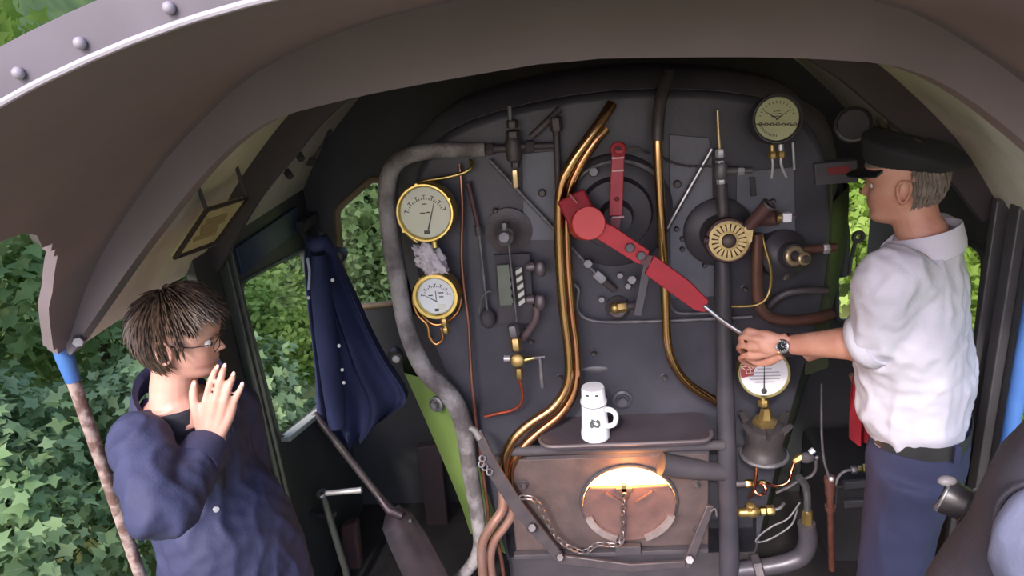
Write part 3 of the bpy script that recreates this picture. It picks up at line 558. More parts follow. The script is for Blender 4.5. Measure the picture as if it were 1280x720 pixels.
def ex_big(t, P, u, w, n, dr):
    obj('reflection_band', B().prism([P(-.80*dr, .50*dr), P(.62*dr, .70*dr), P(.46*dr, .87*dr), P(-.36*dr, .91*dr), P(-.62*dr, .76*dr)], n*.0006), M('strip_pale', (224, 226, 214), .5), t)  # glass reflection drawn as a pale band across the dial top
    obj('legend_marks', B().box(P(-.12*dr, -.02*dr), u*.10*dr, w*.025*dr, n*.0006).box(P(.12*dr, .0), u*.08*dr, w*.025*dr, n*.0006).box(P(-.0, .34*dr), u*.09*dr, w*.02*dr, n*.0006), M('scale_grey', ()), t)
    for a in (100, 215, 25): obj('bezel_screw', B().nut(P(math.cos(math.radians(a))*dr*1.13, math.sin(math.radians(a))*dr*1.13, .024), P(math.cos(math.radians(a))*dr*1.13, math.sin(math.radians(a))*dr*1.13, .031), .007), BRASS, t)
    obj('stem', B().cyl(P(.16*dr, -1.2*dr, -.01), P(.17*dr, -1.46*dr, -.01), .012), BRASS, t)
s = mpp(533, 265, -.08)
gauge('steam_gauge', 'large brass-rimmed steam pressure gauge, upper of the two at the left', 533, 265, -.09, 37.5*s, 31.5*s, (-.04, -1, .10), BRASS, CREAMDIAL, [(.08, -.58, 72, 1.12)], extra=ex_big)
def ex_small(t, P, u, w, n, dr):
    obj('legend_marks', B().box(P(.0, .02*dr), u*.02*dr, w*.26*dr, n*.0006).box(P(.3*dr, .18*dr), u*.14*dr, w*.03*dr, n*.0006).box(P(-.3*dr, .05*dr), u*.12*dr, w*.03*dr, n*.0006).box(P(.3*dr, -.05*dr), u*.12*dr, w*.03*dr, n*.0006), M('scale_grey', ()), t)
    obj('maker_patch', B().box(P(.25*dr, -.62*dr), u*.22*dr, w*.14*dr, n*.0005), M('strip_pale', ()), t)
    obj('stem_nut', B().nut(P(.2*dr, -1.42*dr, -.02), P(.22*dr, -1.85*dr, -.02), .014), OLDBRASS, t); obj('union_nut', B().nut(P(.22*dr, -1.95*dr, -.02), P(.24*dr, -2.3*dr, -.02), .013), OLDBRASS, t); obj('stem', B().cyl(P(.18*dr, -1.2*dr, -.02), P(.24*dr, -2.3*dr, -.02), .009), BRASS, t)
s = mpp(546, 369, -.08)
gauge('pressure_gauge', 'small brass gauge with white dial below the crumpled rag', 546, 369, -.09, 29.5*s, 22.5*s, (-.04, -1, .12), BRASS, WHITEDIAL, [(.0, -.28, 150, .78)], extra=ex_small)
rg = random.Random(3); b = B(); b.ball((0, 0, 0), 1, 30, 22)
c0 = A(538, 326, -.08); sx = mpp(538, 326, -.08)
for i, p in enumerate(b.v):
    q = p.copy(); f = 1+.55*noise.noise(q*1.9+V((3, 1, 7)))+.35*abs(noise.noise(q*4.3))+.22*noise.noise(q*8)
    b.v[i] = c0+V((q.x*17*sx+q.z*-7*sx, q.y*13*sx, q.z*21*sx))*f
tag(obj('crumpled_rag', b, M('rag_white', (214, 204, 208), .9, 0, (186, 174, 184), 30, .3, 60), ang=25), 'crumpled off-white rag stuffed between the two brass gauges', 'rag')
def ex_vac(t, P, u, w, n, dr):
    k = B()
    for i in range(26):
        a = math.radians(195+i*6) if i < 13 else math.radians(-15+180-(i-13)*12.5); k0 = .78*dr; ca, sa = math.cos(a), math.sin(a)
        k.box(P(ca*k0, sa*k0), (u*ca+w*sa)*.06*dr, (u*-sa+w*ca)*.014*dr, n*.0006)
    for i in range(3): k.box(P(0, (.36-.12*i)*dr), u*(.16+.05*i)*dr, w*.016*dr, n*.0006)
    obj('scale_marks', k, M('scale_grey', ()), t)
    cb = B()
    for i in range(15):
        q = P((-.92+i*.13)*dr, (-.19-.012*i+.01*math.sin(i*2))*dr, .03); cb.torus(q, (n if i % 2 else w), .07*dr, .018*dr, 10, 5)
    obj('small_chain', cb, IRON, t)
    for dx, m in ((-.14, OLDBRASS), (.26, M('pale_nut', ()))):
        obj('union', B().cyl(P(dx*dr, -1.2*dr, -.02), P((dx+.0)*dr, -1.5*dr, -.02), .009), m, t); obj('union_nut', B().nut(P(dx*dr, -1.5*dr, -.02), P(dx*dr, -1.85*dr, -.02), .014), OLDBRASS, t)
        obj('tail_pipe', B().tube([P(dx*dr, -1.8*dr, -.02), P((dx+.03)*dr, -2.2*dr, -.025), P((dx+(.3 if dx > 0 else 0))*dr, -2.8*dr, -.04)], .0045, 8, sm=4), M('pale_nut', ()), t)
s = mpp(970, 149, -.08)
gauge('vacuum_gauge', 'black-cased round gauge with yellowed dial, high on the right with a tiny chain across', 970, 149, -.10, 31*s, 26*s, (-.06, -1, .20), M('gauge_black', (58, 54, 58), .35), GREENDIAL, [(-.02, .02, 145, .68), (.04, .02, 33, .68)], ticks=False, hub=None, extra=ex_vac)
rod('thin_steel_pipe', 'thin bright pipe dropping right of the unions under the yellowed gauge', (991, 178, -.06), (993, 212, -.06), .0045, M('pale_nut', ()), 'pipe')
def ex_oil(t, P, u, w, n, dr):
    def Q(a0, a1, r0, r1, h=.0142): return [P(math.cos(math.radians(a))*r*dr, math.sin(math.radians(a))*r*dr, h) for a, r in [(a0+(a1-a0)*i/8, r1) for i in range(9)]+[(a1+(a0-a1)*i/8, r0) for i in range(9)]]
    obj('red_band', B().prism(Q(120, 192, .42, .97), n*.0007), M('dial_red', (150, 52, 50), .5), t)
    fc = bpy.data.curves.new('txt', 'FONT'); fc.align_x = 'CENTER'; fc.align_y = 'CENTER'; fc.size = 1
    for s_, a, r in (('NO', 152, .84), ('OIL', 164, .60)):
        fc.body = s_; o = bpy.data.objects.new('t', fc); COL.objects.link(o); dg = bpy.context.evaluated_depsgraph_get(); me = bpy.data.meshes.new_from_object(o.evaluated_get(dg)); COL.objects.unlink(o); bpy.data.objects.remove(o)
        an = math.radians(a); k = .30*dr; ti = math.radians(56)
        ex, ey = u*math.cos(ti)*1+w*math.sin(ti), w*math.cos(ti)-u*math.sin(ti)
        q = P(math.cos(an)*r*dr, math.sin(an)*r*dr, .0153)
        me.transform(Matrix(((ex.x*k, ey.x*k, n.x, q.x), (ex.y*k, ey.y*k, n.y, q.y), (ex.z*k, ey.z*k, n.z, q.z), (0, 0, 0, 1))))
        obj('lettering', me, M('letter_cream', (226, 214, 200), .5), t)
    ln = B()
    for i, (yy, hw) in enumerate([(.18, .3), (.02, .62), (-.13, .66), (-.27, .62), (-.41, .42)]): ln.box(P(.03*dr, yy*dr), u*hw*dr, w*.022*dr, n*.0006)
    obj('legend_marks', ln, M('legend_grey', (150, 150, 156), .5), t)
    obj('needle_boss', B().lathe([(.12*dr, .014), (.12*dr, .02), (0, .021)], P(-.02*dr, -.80*dr, 0), n, 20), INK, t)
    obj('stem', B().cyl(P(-.0*dr, -1.05*dr, -.02), P(0, -1.3*dr, -.02), .012), OLDBRASS, t); obj('stem_nut', B().nut(P(0, -1.3*dr, -.02), P(0, -1.62*dr, -.02), .019), OLDBRASS, t)
s = mpp(954, 465, -.12)
gauge('oil_gauge', 'round white-dialled gauge with red NO OIL band, half behind the gripping hand', 954, 465, -.13, 31.5*s, 28.5*s, (-.08, -1, .25), M('rim_brass', (178, 166, 112), .3, .9), M('oil_dial', (212, 210, 214), .45), [(-.02, -.78, 88, 1.5)], ticks=False, hub=None, casemat=OLDBRASS, extra=ex_oil)
s = mpp(1066, 156, .0)
t = thing('blackened_gauge', 'soot-blackened round gauge under the roof right of the yellowed gauge', 'gauge', A(1066, 173, -.1))
b = B(); c = A(1066, 156, -.1); b.lathe([(0, -.08), (.04, -.08), (.055, -.05), (.057, 0), (.057, .015), (.05, .02), (.046, .012), (0, .012)], c, (-.2, -1, .2), 32); obj('case', b, M('dial_soot', (44, 41, 43), .6), t)
obj('lower_rim', B().torus(c+V((-.2, -1, .2))*.018, (-.2, -1, .2), .05, .004, 16, 6, math.radians(-160), math.radians(-60)), DULLSTEEL, t)

# ------------------------------------------------------------------ regulator
rgT = thing('regulator_lever', 'long red regulator lever with round boss and steel rod end gripped by the hand', 'lever', A(735, 300, -.2))
D = A(736, 279, -.27); ax = V((.10, -1, .30)).normalized(); s = mpp(736, 279, -.27)
obj('boss', B().lathe([(21*s, -.16), (21*s, -.003), (20*s, 0), (0, 0)], D, ax, 36), M('boss_red', (206, 62, 58), .42), rgT)
b = B(); b.bar(A(714, 246, -.13), A(733, 284, -.18), .10, .07, (0, -1, .3)); obj('boss_block', b, RED, rgT, bevel=.008)
obj('split_pin', B().cyl(A(712, 243, -.17), A(722, 254, -.20), .004), M('pin_pink', (196, 120, 120), .4), rgT)
Yl = -.25
obj('inner_arm', B().prism(PX([(752, 276, Yl), (768, 284, Yl), (812, 314, Yl-.01), (806, 332, Yl-.01), (795, 329, Yl-.01), (742, 296, Yl)]), (0, .014, 0)), M('arm_red', (188, 46, 58), .38, 0, (168, 40, 52), 10), rgT, bevel=.003)
for x, y in [(787, 310), (801, 320)]: obj('bolt', B().nut(A(x, y, Yl-.012), A(x, y, Yl-.012)+V((.0, -.016, .005)), .016), IRON, rgT)
obj('splice_plate', B().prism(PX([(803, 318, Yl-.012), (815, 320, Yl-.012), (812, 334, Yl-.012), (800, 330, Yl-.012)]), (0, .02, 0)), M('splice_dark', (96, 62, 66), .45), rgT)
obj('outer_arm', B().prism(PX([(818, 320, Yl-.015), (862, 352, Yl-.03), (886, 376, Yl-.04), (882, 391, Yl-.04), (868, 388, Yl-.03), (806, 343, Yl-.015)]), (0, .016, 0)), RED, rgT, bevel=.003)
obj('grip_rod', B().tube(PX([(880, 382, -.29), (905, 402, -.31), (935, 421, -.335), (966, 440, -.36), (978, 447, -.37)]), [.008, .008, .0085, .010, .010], 12, sm=4), STEEL, rgT)
rl = thing('regulator_link', 'upright red flat link with an eye at the top, above the red lever', 'link', A(768, 270, -.15))
obj('bar', B().prism(PX([(765, 188, -.16), (781, 187, -.16), (778, 270, -.16), (761, 270, -.16)]), (0, .014, 0)), M('link_red', (178, 66, 78), .4, 0, (158, 50, 62), 12), rl, bevel=.003)
obj('eye', B().torus(A(773, 187, -.155), (0, -1, 0), .018, .009, 20, 8), RED, rl)
for y in (197, 213, 271): obj('chipped_band', B().prism(PX([(765, y, -.162), (780, y-1, -.162), (780, y+1, -.162), (765, y+2, -.162)]), (0, .003, 0)), M('chip_white', (206, 170, 174), .5), rl)
obj('rivet', B().ball(A(771, 249, -.162), .008, 12, 8), M('dark_red', (120, 40, 50), .5), rl)
obj('top_pin', B().tube(PX([(783, 187, -.15), (795, 184, -.13), (802, 188, -.10), (812, 192, -.04)]), .005, 8, sm=4), DULLSTEEL, rl)
obj('lower_lug', B().prism(PX([(763, 272, -.155), (776, 272, -.155), (774, 290, -.17), (764, 288, -.17)]), (0, .012, 0)), M('dark_red', ()), rl)
rq = thing('regulator_stuffing_box', 'dark round stuffing box and quadrant behind the red lever and link', 'valve', A(765, 330, -.03))
obj('flange', B().lathe([(.20, 0), (.20, .03), (.19, .04), (.13, .05), (.12, .08), (.06, .09), (.05, .14), (0, .14)], A(768, 262, .0), (0, -1, 0), 48), M('stuffing_black', (62, 59, 65), .5, .1), rq)
obj('quadrant_arc', B().torus(A(772, 270, -.06), (0, -1, 0), .19, .008, 24, 8, math.radians(35), math.radians(150)), DULLSTEEL, rq)
for x, y in [(796, 240), (800, 285), (742, 215), (735, 330), (790, 350)]: obj('nut', B().nut(A(x, y, -.04), A(x, y, -.075), .018), DULLSTEEL, rq)
tag(obj('stop_bar', B().bar(A(812, 318, -.09), A(797, 394, -.08), .03, .012, (0, -1, 0)), M('bar_grey', (100, 98, 104), .45, .4), bevel=.003), 'grey flat stop bar hanging from behind the bolted joint of the red lever', 'bar')
t = thing('union_fitting', 'dull brass union on a round dark base under the red lever', 'fitting', A(775, 398, -.03))
obj('base', B().lathe([(.045, 0), (.045, .012), (.036, .02), (.03, .03), (0, .03)], A(772, 384, -.005), (0, -1, .1), 28), IRON, t)
obj('elbow', B().ball(A(769, 385, -.05), (.02, .02, .022)), OLDBRASS, t); obj('nut', B().nut(A(771, 385, -.05), A(784, 383, -.05), .02), OLDBRASS, t); obj('tail', B().cyl(A(783, 383, -.05), A(796, 381, -.04), .014), IRON, t)
for x, y in [(752, 375), (775, 345), (785, 358)]: obj('stud', B().nut(A(x, y, -.004), A(x, y, -.03), .013), DULLSTEEL, t)
# ------------------------------------------------------------------ right-hand fittings
t = thing('handwheel_valve', 'steam valve with a slotted brass handwheel on a dark red flange', 'valve', A(911, 325, -.14))
C0 = A(911, 301, -.19); s = mpp(911, 301, -.17); n = V((-.10, -1, .24)).normalized(); u, w = V((1, 0, 0)), None; u = (u-n*n.x).normalized(); w = n.cross(u); w = w if w.z > 0 else -w
obj('back_flange', B().lathe([(.12, 0), (.12, .02), (.11, .03), (.07, .04), (.05, .10), (0, .10)], A(897, 289, -.01), (0, -1, .05), 36), M('stuffing_black', ()), t)
obj('bonnet', B().lathe([(26*s, -.10), (29*s, -.06), (29*s, -.02), (27*s, -.012), (0, -.012)], C0, n, 36), M('flange_dark_red', (72, 44, 46), .6, .1, (58, 40, 42), 12), t)
rim = B(); rim.lathe([(24.5*s, -.006), (24.5*s, .004), (21*s, .006), (21*s, -.006)], C0, n, 48, closed=True); WB = M('wheel_brass', (190, 168, 112), .45, .25, (168, 144, 88), 20)
obj('rim', rim, WB, t)
obj('hub', B().lathe([(12*s, -.006), (12*s, .006), (9*s, .008), (9*s, -.006)], C0, n, 32, closed=True), WB, t)
obj('hub_centre', B().lathe([(9*s, -.004), (8*s, .007), (5*s, .012), (0, .012)], C0, n, 24), M('hub_dark', (78, 66, 62), .5, .4), t)
for i in range(20):
    a = 2*math.pi*i/20; d = u*math.cos(a)+w*math.sin(a); e = n.cross(d); obj('spoke', B().prism([C0+d*11*s+e*1.25*s-n*.003, C0+d*22*s+e*2.3*s-n*.003, C0+d*22*s-e*2.3*s-n*.003, C0+d*11*s-e*1.25*s-n*.003], n*.006), WB, t)
obj('lug', B().cyl(C0+(-u*30+w*3)*s, C0+(-u*24+w*2)*s, 5*s, 12), M('flange_dark_red', ()), t)
obj('arm', B().prism([C0+(u*a+w*b_)*s for a, b_ in [(18, 14), (33, 28), (36, 25), (29, 12), (27, -2), (24, -6)]], n*.008), WB, t)
obj('lever', B().tube(PX([(930, 292, -.17), (944, 274, -.19), (960, 257, -.21)]), [.018, .021, .024], 14), M('lever_dark_red', (92, 64, 62), .45, .2), t)
obj('lever_end', B().torus(A(961, 256, -.212), A(944, 274, -.19)-A(960, 257, -.21), .020, .006, 18, 8), IRON, t)
t = thing('upright_pipe_run', 'dark upright pipe with stacked steel nuts and thin brass tail above the handwheel', 'pipe', A(905, 285, -.06)); Y = -.06
obj('tail_pipe', B().tube(PX([(897, 138, -.05), (898, 165, Y), (900, 190, Y)]), .006, 10), M('tail_brass', (206, 186, 150), .3, .7), t)
for y0, y1, r in [(186, 197, .016), (200, 208, .016), (223, 231, .015)]: obj('nut', B().nut(A(900+(y0-186)*.03, y0, Y), A(900+(y1-186)*.03, y1, Y), r), M('pale_nut', ()), t)
obj('body', B().lathe([(.014, 0), (.022, .01), (.022, .05), (.014, .06)], A(901, 224, Y), (0, 0, 1), 14), DULLSTEEL, t)
obj('pipe', B().cyl(A(902, 230, Y), A(905, 290, -.07), .020), IRON, t); obj('cross_pipe', B().cyl(A(903, 214, Y), A(940, 213, -.05), .014, r2=.010), DULLSTEEL, t); obj('cross_nut', B().nut(A(922, 214, -.06), A(930, 213.5, -.06), .014), M('pale_nut', ()), t)
tag(obj('blade_handle', B().prism(PX([(937, 222, -.08), (944, 222, -.08), (946, 245, -.08), (939, 246, -.08)]), (0, .01, 0)), INK, bevel=.002), 'small black blade-shaped handle hanging below the yellowed gauge unions', 'handle')
t = thing('white_knob_valve', 'dark valve spindle carrying a small bright white square knob, right of handwheel', 'valve', A(965, 285, -.1)); Y = -.14
obj('body', B().cyl(A(945, 274, -.10), A(972, 272, Y), .026), M('lever_dark_red', ()), t); obj('spindle', B().cyl(A(964, 272, Y), A(994, 271, Y), .005), DULLSTEEL, t); obj('collar', B().cyl(A(970, 272, Y), A(976, 272, Y), .018), OLDBRASS, t)
k = A(983.5, 271.5, Y-.005); obj('knob', B().box(k, .014, .012, .015), M('knob_white', (240, 240, 244), .3), t, bevel=.003)
pipe('brown_pipe', 'upright brown-red pipe with pale edge, right of the handwheel', [(946, 292, -.10), (946, 340, -.10), (947, 372, -.10), (952, 388, -.10), (966, 398, -.10), (990, 401, -.10), (1020, 398, -.10), (1040, 392, -.08)], .020, M('pipe_brown', (104, 74, 66), .32, .5, (126, 92, 80), 9))
pipe('thin_brass_pipe', 'thin brass pipe bowing beside the brown pipe and hooking left at its foot', [(952, 292, -.09), (957, 312, -.10), (963, 335, -.11), (963, 358, -.11), (957, 374, -.12), (946, 381, -.12), (930, 383, -.11), (915, 383, -.09)], .0055, OLDBRASS)
pipe('dark_pipe', 'dark pipe rising from lower left to level behind the driver’s forearm', [(955, 392, -.04), (968, 376, -.05), (985, 366, -.06), (1010, 363, -.06), (1034, 363, -.05)], .014, IRON)
t = thing('injector_valve', 'dark round injector valve with two pale brass collars right of the white knob', 'valve', A(985, 335, -.1))
c = A(983, 318, -.06); n = V((.25, -1, .2)).normalized()
obj('flange', B().lathe([(.085, -.05), (.085, -.01), (.07, 0), (.045, .02), (.04, .05), (0, .05)], c, n, 32), M('stuffing_black', ()), t)
obj('collar', B().torus(c+n*.055, n, .026, .009, 20, 8), M('collar_brass', (196, 176, 140), .35, .7), t); obj('spindle', B().cyl(c+n*.04, c+n*.10+V((.02, 0, -.01)), .013), IRON, t); obj('end_collar', B().torus(c+n*.085+V((.016, 0, -.008)), n, .016, .007, 18, 8), M('collar_brass', ()), t)
obj('stem', B().cyl(c+V((0, 0, -.05)), c+V((.0, 0, -.09)), .014), IRON, t)
t = thing('side_pipe', 'horizontal brown pipe with a bright end ahead of the driver’s chest', 'pipe', A(1022, 318, -.1))
obj('pipe', B().cyl(A(1000, 313, -.08), A(1046, 309, -.08), .015), M('pipe_brown', ()), t); obj('end_highlight', B().nut(A(1028, 311, -.08), A(1037, 310, -.08), .018), M('pale_nut', ()), t)
tag(obj('green_side_panel', B().prism(PX([(1008, 230, .03), (1042, 226, .03), (1036, 460, .03), (1006, 470, .03)]), (0, .02, 0)), M('olive_panel', ()), bevel=.003), 'olive green upright panel edge behind the brown pipes, left of the driver’s window', 'panel')
b = B(); b.prism(PX([(1018, 205, -.02), (1072, 200, -.02), (1074, 228, -.02), (1020, 232, -.02)]), (0, .05, 0)); t = thing('fuse_box', 'dark box with a dull red nameplate below the blackened gauge', 'box', A(1046, 232, 0)); obj('case', b, BLACK, t, bevel=.004)
obj('red_plate', B().prism(PX([(1034, 210, -.023), (1062, 207, -.023), (1063, 217, -.023), (1036, 219, -.023)]), (0, .004, 0)), M('plate_red', (130, 48, 52), .5), t)
t = thing('window_bracket', 'black curved upright bracket standing in front of the bright right front window', 'bracket', A(1056, 345, .3))
obj('bow', B().tube(PX([(1049, 222, .3), (1051, 262, .3), (1055, 300, .3), (1052, 345, .3)]), [.014, .02, .024, .02], 12, sm=4), SOOT, t); obj('rod', B().tube(PX([(1070, 300, .3), (1064, 322, .3), (1061, 344, .3)]), .008, 8), SOOT, t); obj('ring', B().torus(A(1073, 296, .3), (0, -1, 0), .018, .009, 18, 8), SOOT, t); obj('side_bar', B().tube(PX([(1042, 240, .3), (1043, 330, .3)]), .007, 8), SOOT, t)
# lubricator under the NO OIL gauge
t = thing('lubricator', 'black flared cast pot with lugs and brass top nut under the NO OIL gauge', 'lubricator', A(955, 578, -.12)); base = A(955, 572, -.12); s = mpp(955, 550, -.12)
obj('pot', B().lathe([(0, 0), (24*s, 0), (27*s, 3*s), (27*s, 9*s), (23*s, 14*s), (22*s, 26*s), (25*s, 38*s), (24*s, 46*s), (17*s, 50*s), (0, 52*s)], base, (0, 0, 1), 30), M('pot_black', (62, 58, 60), .4, .3, (80, 74, 74), 12), t)
for i in range(6):
    a = math.radians(i*60+20); d = V((math.cos(a), math.sin(a), 0)); obj('lug', B().prism([base+d*22*s+V((0, 0, 36*s)), base+d*35*s+V((0, 0, 56*s)), base+d*29*s+V((0, 0, 58*s)), base+d*18*s+V((0, 0, 46*s))], V((-d.y, d.x, 0))*.012), M('pot_black', ()), t)
obj('base_ring', B().torus(base+V((0, 0, 5*s)), (0, 0, 1), 27*s, 3*s, 30, 8), DULLSTEEL, t)
obj('top_nut', B().lathe([(15*s, 46*s), (16*s, 54*s), (9*s, 58*s), (7*s, 66*s), (5*s, 72*s), (0, 72*s)], base, (0, 0, 1), 6), OLDBRASS, t)
# lower right brass fittings
t = thing('brass_union', 'upper brass union with bright copper tail, left end near the black standpipe', 'fitting', A(945, 612, -.14)); Y = -.14
obj('stub', B().cyl(A(920, 605, Y), A(932, 604, Y), .013), IRON, t); obj('nut', B().nut(A(931, 604, Y), A(941, 604, Y), .015), BRASS, t); obj('neck', B().cyl(A(940, 604, Y), A(956, 603, Y), .007), BRASS, t); obj('end_nut', B().nut(A(949, 603.5, Y), A(957, 603, Y), .010), BRASS, t)
obj('tail_pipe', B().tube(PX([(956, 603, Y), (966, 607, Y), (978, 606, Y), (986, 601, Y), (989, 590, Y+.02), (993, 578, Y+.03)]), .0065, 10, sm=5), M('bright_copper', (224, 140, 104), .22, 1), t)
obj('coil', B().tube(PX([(946, 578, Y-.02), (945, 596, Y-.03), (943, 610, Y-.03), (938, 622, Y-.02)]), .006, 10, sm=5), M('bright_copper', ()), t); obj('loop', B().torus(A(950, 611, Y-.02), V((.2, -1, .9)), .022, .006, 22, 8), M('bright_copper', ()), t)
t = thing('brass_check_valve', 'lower brass check valve with knob on top beside the black standpipe', 'valve', A(945, 650, -.14))
obj('body', B().lathe([(.010, 0), (.017, .006), (.018, .04), (.022, .045), (.022, .07), (.014, .08)], A(922, 641, Y), A(966, 637, Y)-A(922, 641, Y), 16), OLDBRASS, t); obj('knob', B().lathe([(.017, 0), (.017, .014), (.010, .018), (.018, .02), (.018, .034), (.01, .04), (0, .04)], A(938, 639, Y), (0, -.15, 1), 18), OLDBRASS, t)
obj('nut', B().nut(A(950, 638.5, Y), A(957, 638, Y), .019), BRASS, t); obj('end_nut', B().nut(A(958, 638, Y), A(968, 637, Y), .019), OLDBRASS, t); obj('tail_pipe', B().tube(PX([(968, 637, Y), (975, 635, Y), (980, 629, Y+.02)]), .006, 8, sm=3), DULLSTEEL, t)
pipe('wire_loop', 'thin grey wire loop trailing between the check valve and the dark elbow pipe', [(1000, 628, -.1), (985, 648, -.12), (965, 658, -.13), (950, 669, -.13), (945, 677, -.13), (957, 676, -.13), (975, 667, -.12), (990, 655, -.11), (997, 636, -.10)], .004, DULLSTEEL, 'wire')
t = thing('elbow_pipe', 'thick dark elbow pipe with a big union and brass nut at the lower right', 'pipe', A(985, 716, -.12)); Y = -.12
obj('elbow', B().tube(PX([(1008, 654, Y), (1010, 676, Y), (1003, 694, Y), (985, 703, Y), (955, 709, Y), (920, 713, Y)]), [.034, .036, .037, .036, .034, .034], 18, sm=5), M('standpipe_black', ()), t)
obj('union', B().nut(A(953, 709, Y), A(941, 711, Y), .052), IRON, t); obj('brass_nut', B().nut(A(1009, 656, Y), A(1009, 638, Y), .021), OLDBRASS, t)
obj('upper_bend', B().tube(PX([(1009, 640, Y), (1009, 620, Y), (1006, 606, Y), (998, 596, Y)]), .014, 12, sm=4), STEEL, t)
t = thing('brass_cock_cluster', 'small cluster of tarnished brass cocks on dark pipes right of the lubricator', 'fitting', A(1005, 590, -.1)); Y = -.1
obj('main_nut', B().nut(A(992, 577, Y), A(1003, 570, Y), .014), OLDBRASS, t); obj('body', B().ball(A(1008, 572, Y), (.03, .02, .022)), SOOT, t); obj('side_nut', B().nut(A(1012, 566, Y-.02), A(1018, 562, Y-.02), .011), M('pale_nut', ()), t); obj('tip', B().ball(A(1021, 572, Y-.02), .008), DULLSTEEL, t)
obj('loop', B().tube(PX([(1020, 574, Y), (1019, 588, Y), (1012, 596, Y), (1000, 600, Y), (985, 609, Y), (970, 616, Y)]), .006, 8, sm=4), IRON, t)
t = thing('copper_standpipe', 'upright dull copper pipe with collars and a brass union tail at lower right', 'pipe', A(1040, 712, -.1)); Y = -.1
obj('tube', B().cyl(A(1037, 600, Y), A(1040, 712, Y), .013), REDCOP, t); obj('head', B().cyl(A(1037, 596, Y), A(1037.6, 618, Y), .019), M('collar_copper', (126, 84, 76), .4, .6), t)
for y in (600, 634): obj('collar', B().cyl(A(1037+(y-600)*.03, y-2, Y), A(1037+(y-600)*.03, y+3, Y), .021), M('collar_copper', ()), t)
obj('tip', B().ball(A(1039, 599, Y-.02), .010), M('pale_nut', ()), t); obj('feed', B().tube(PX([(1027, 480, -.02), (1027, 540, -.05), (1030, 575, -.08), (1036, 596, Y)]), .005, 8, sm=4), IRON, t)
t = thing('brass_union', 'brass union with three nuts and bent tail, left of the driver’s trouser leg', 'fitting', A(1075, 592, -.1))
obj('tail', B().tube(PX([(1044, 606, Y), (1048, 596, Y), (1056, 589, Y), (1066, 587, Y)]), .006, 8, sm=4), DULLSTEEL, t)
for x0, x1, r, m in [(1064, 1071, .015, DULLSTEEL), (1072, 1077, .012, BRASS), (1078, 1085, .016, BRASS)]: obj('nut', B().nut(A(x0, 587-(x0-1064)*.1, Y), A(x1, 587-(x1-1064)*.1, Y), r), m, t)
obj('pipe', B().tube(PX([(1084, 585, Y), (1092, 584, Y), (1102, 580, Y)]), .008, 8), BRASS, t)
t = thing('tool_locker', 'black steel locker with two horizontal rails behind the driver’s legs', 'locker', A(1080, 690, 0)); 
p0, p1 = A(1046, 598, .1), A(1110, 720, .1)
obj('case', B().box(((p0.x+1.22)/2, .32, p0.z/2-.02), (1.22-p0.x)/2, .22, p0.z/2-.02), M('locker_black', (44, 44, 46), .6, 0, (52, 52, 54), 6), t, bevel=.006)
for y in (606, 630): obj('rail', B().bar(A(1054, y, .08), A(1125, y-6, .08), .035, .02, (0, -1, 0)), M('rail_grey', (70, 70, 74), .5), t, bevel=.003)
t = thing('red_flag', 'rolled red flag hanging behind the driver at waist height', 'flag', A(1085, 560, -.2))
b = B(); rows = []
for i in range(13):
    v = i/12; rw = []
    for j in range(15):
        q = j/14; x = 1066+q*34+v*8*(q-.2); y = 472+v*80-12*q*(1-q)+ (8*math.sin(q*3)); p = A(x, y, -.24); rw.append(p+V((0, .02*math.sin(q*14+v*2), 0)))
    rows.append(rw+[p+V((0, .006, 0)) for p in rw[::-1]])
b.rings(rows); obj('cloth', b, M('flag_red', (168, 34, 48), .8, 0, (140, 26, 40), 9), t, ang=70)
obj('flag_stick', B().cyl(A(1064, 468, -.22), A(1102, 560, -.20), .009), M('stick_wood', (120, 92, 66), .6), t)

# ------------------------------------------------------------------ firehole door lever and chain
t = thing('door_lever', 'dark flat firehole door lever slanting down from a bright tip by the lagged pipe', 'lever', A(660, 650, -.2)); Yv = -.20
obj('arm', B().prism(PX([(593, 542, Yv), (601, 538, Yv), (622, 580, Yv), (652, 628, Yv), (704, 694, Yv), (696, 703, Yv), (640, 640, Yv), (610, 594, Yv)]), (0, .014, 0)), M('lever_iron', (76, 70, 74), .5, .3, (92, 84, 86), 14), t, bevel=.003)
obj('tip', B().tube(PX([(586, 534, Yv-.005), (592, 537, Yv), (599, 548, Yv)]), [.011, .013, .013], 10), M('tip_steel', (206, 202, 204), .3, .8), t)
obj('pivot', B().nut(A(665, 660, Yv-.004), A(665, 660, Yv-.03), .018), IRON, t); obj('pivot', B().nut(A(700, 697, Yv-.004), A(700, 697, Yv-.03), .016), IRON, t)
for x, y in [(603, 573), (606, 584), (602, 580), (612, 590)]: obj('shackle', B().torus(A(x, y, Yv-.012), V((.4, -1, .5)), .011, .004, 14, 6), DULLSTEEL, t)
tag(obj('door_link', B().prism(PX([(694, 694, -.2), (790, 706, -.2), (856, 702, -.2), (858, 710, -.2), (790, 716, -.2), (696, 705, -.2)]), (0, .014, 0)), M('lever_iron', ()), bevel=.003), 'long flat link bar along the bottom joining the two firehole door levers', 'link')
t = thing('door_lever', 'short dark firehole door lever on the right of the firehole, beside the standpipe', 'lever', A(860, 708, -.18))
obj('arm', B().prism(PX([(884, 632, -.17), (893, 634, -.17), (869, 700, -.19), (860, 712, -.19), (852, 706, -.19), (860, 690, -.19)]), (0, .014, 0)), M('lever_iron', ()), t, bevel=.003); obj('pivot', B().nut(A(862, 700, -.194), A(862, 700, -.22), .018), DULLSTEEL, t)
obj('cotter', B().tube(PX([(888, 640, -.18), (894, 636, -.19), (896, 645, -.19)]), .004, 8, sm=3), DULLSTEEL, t)
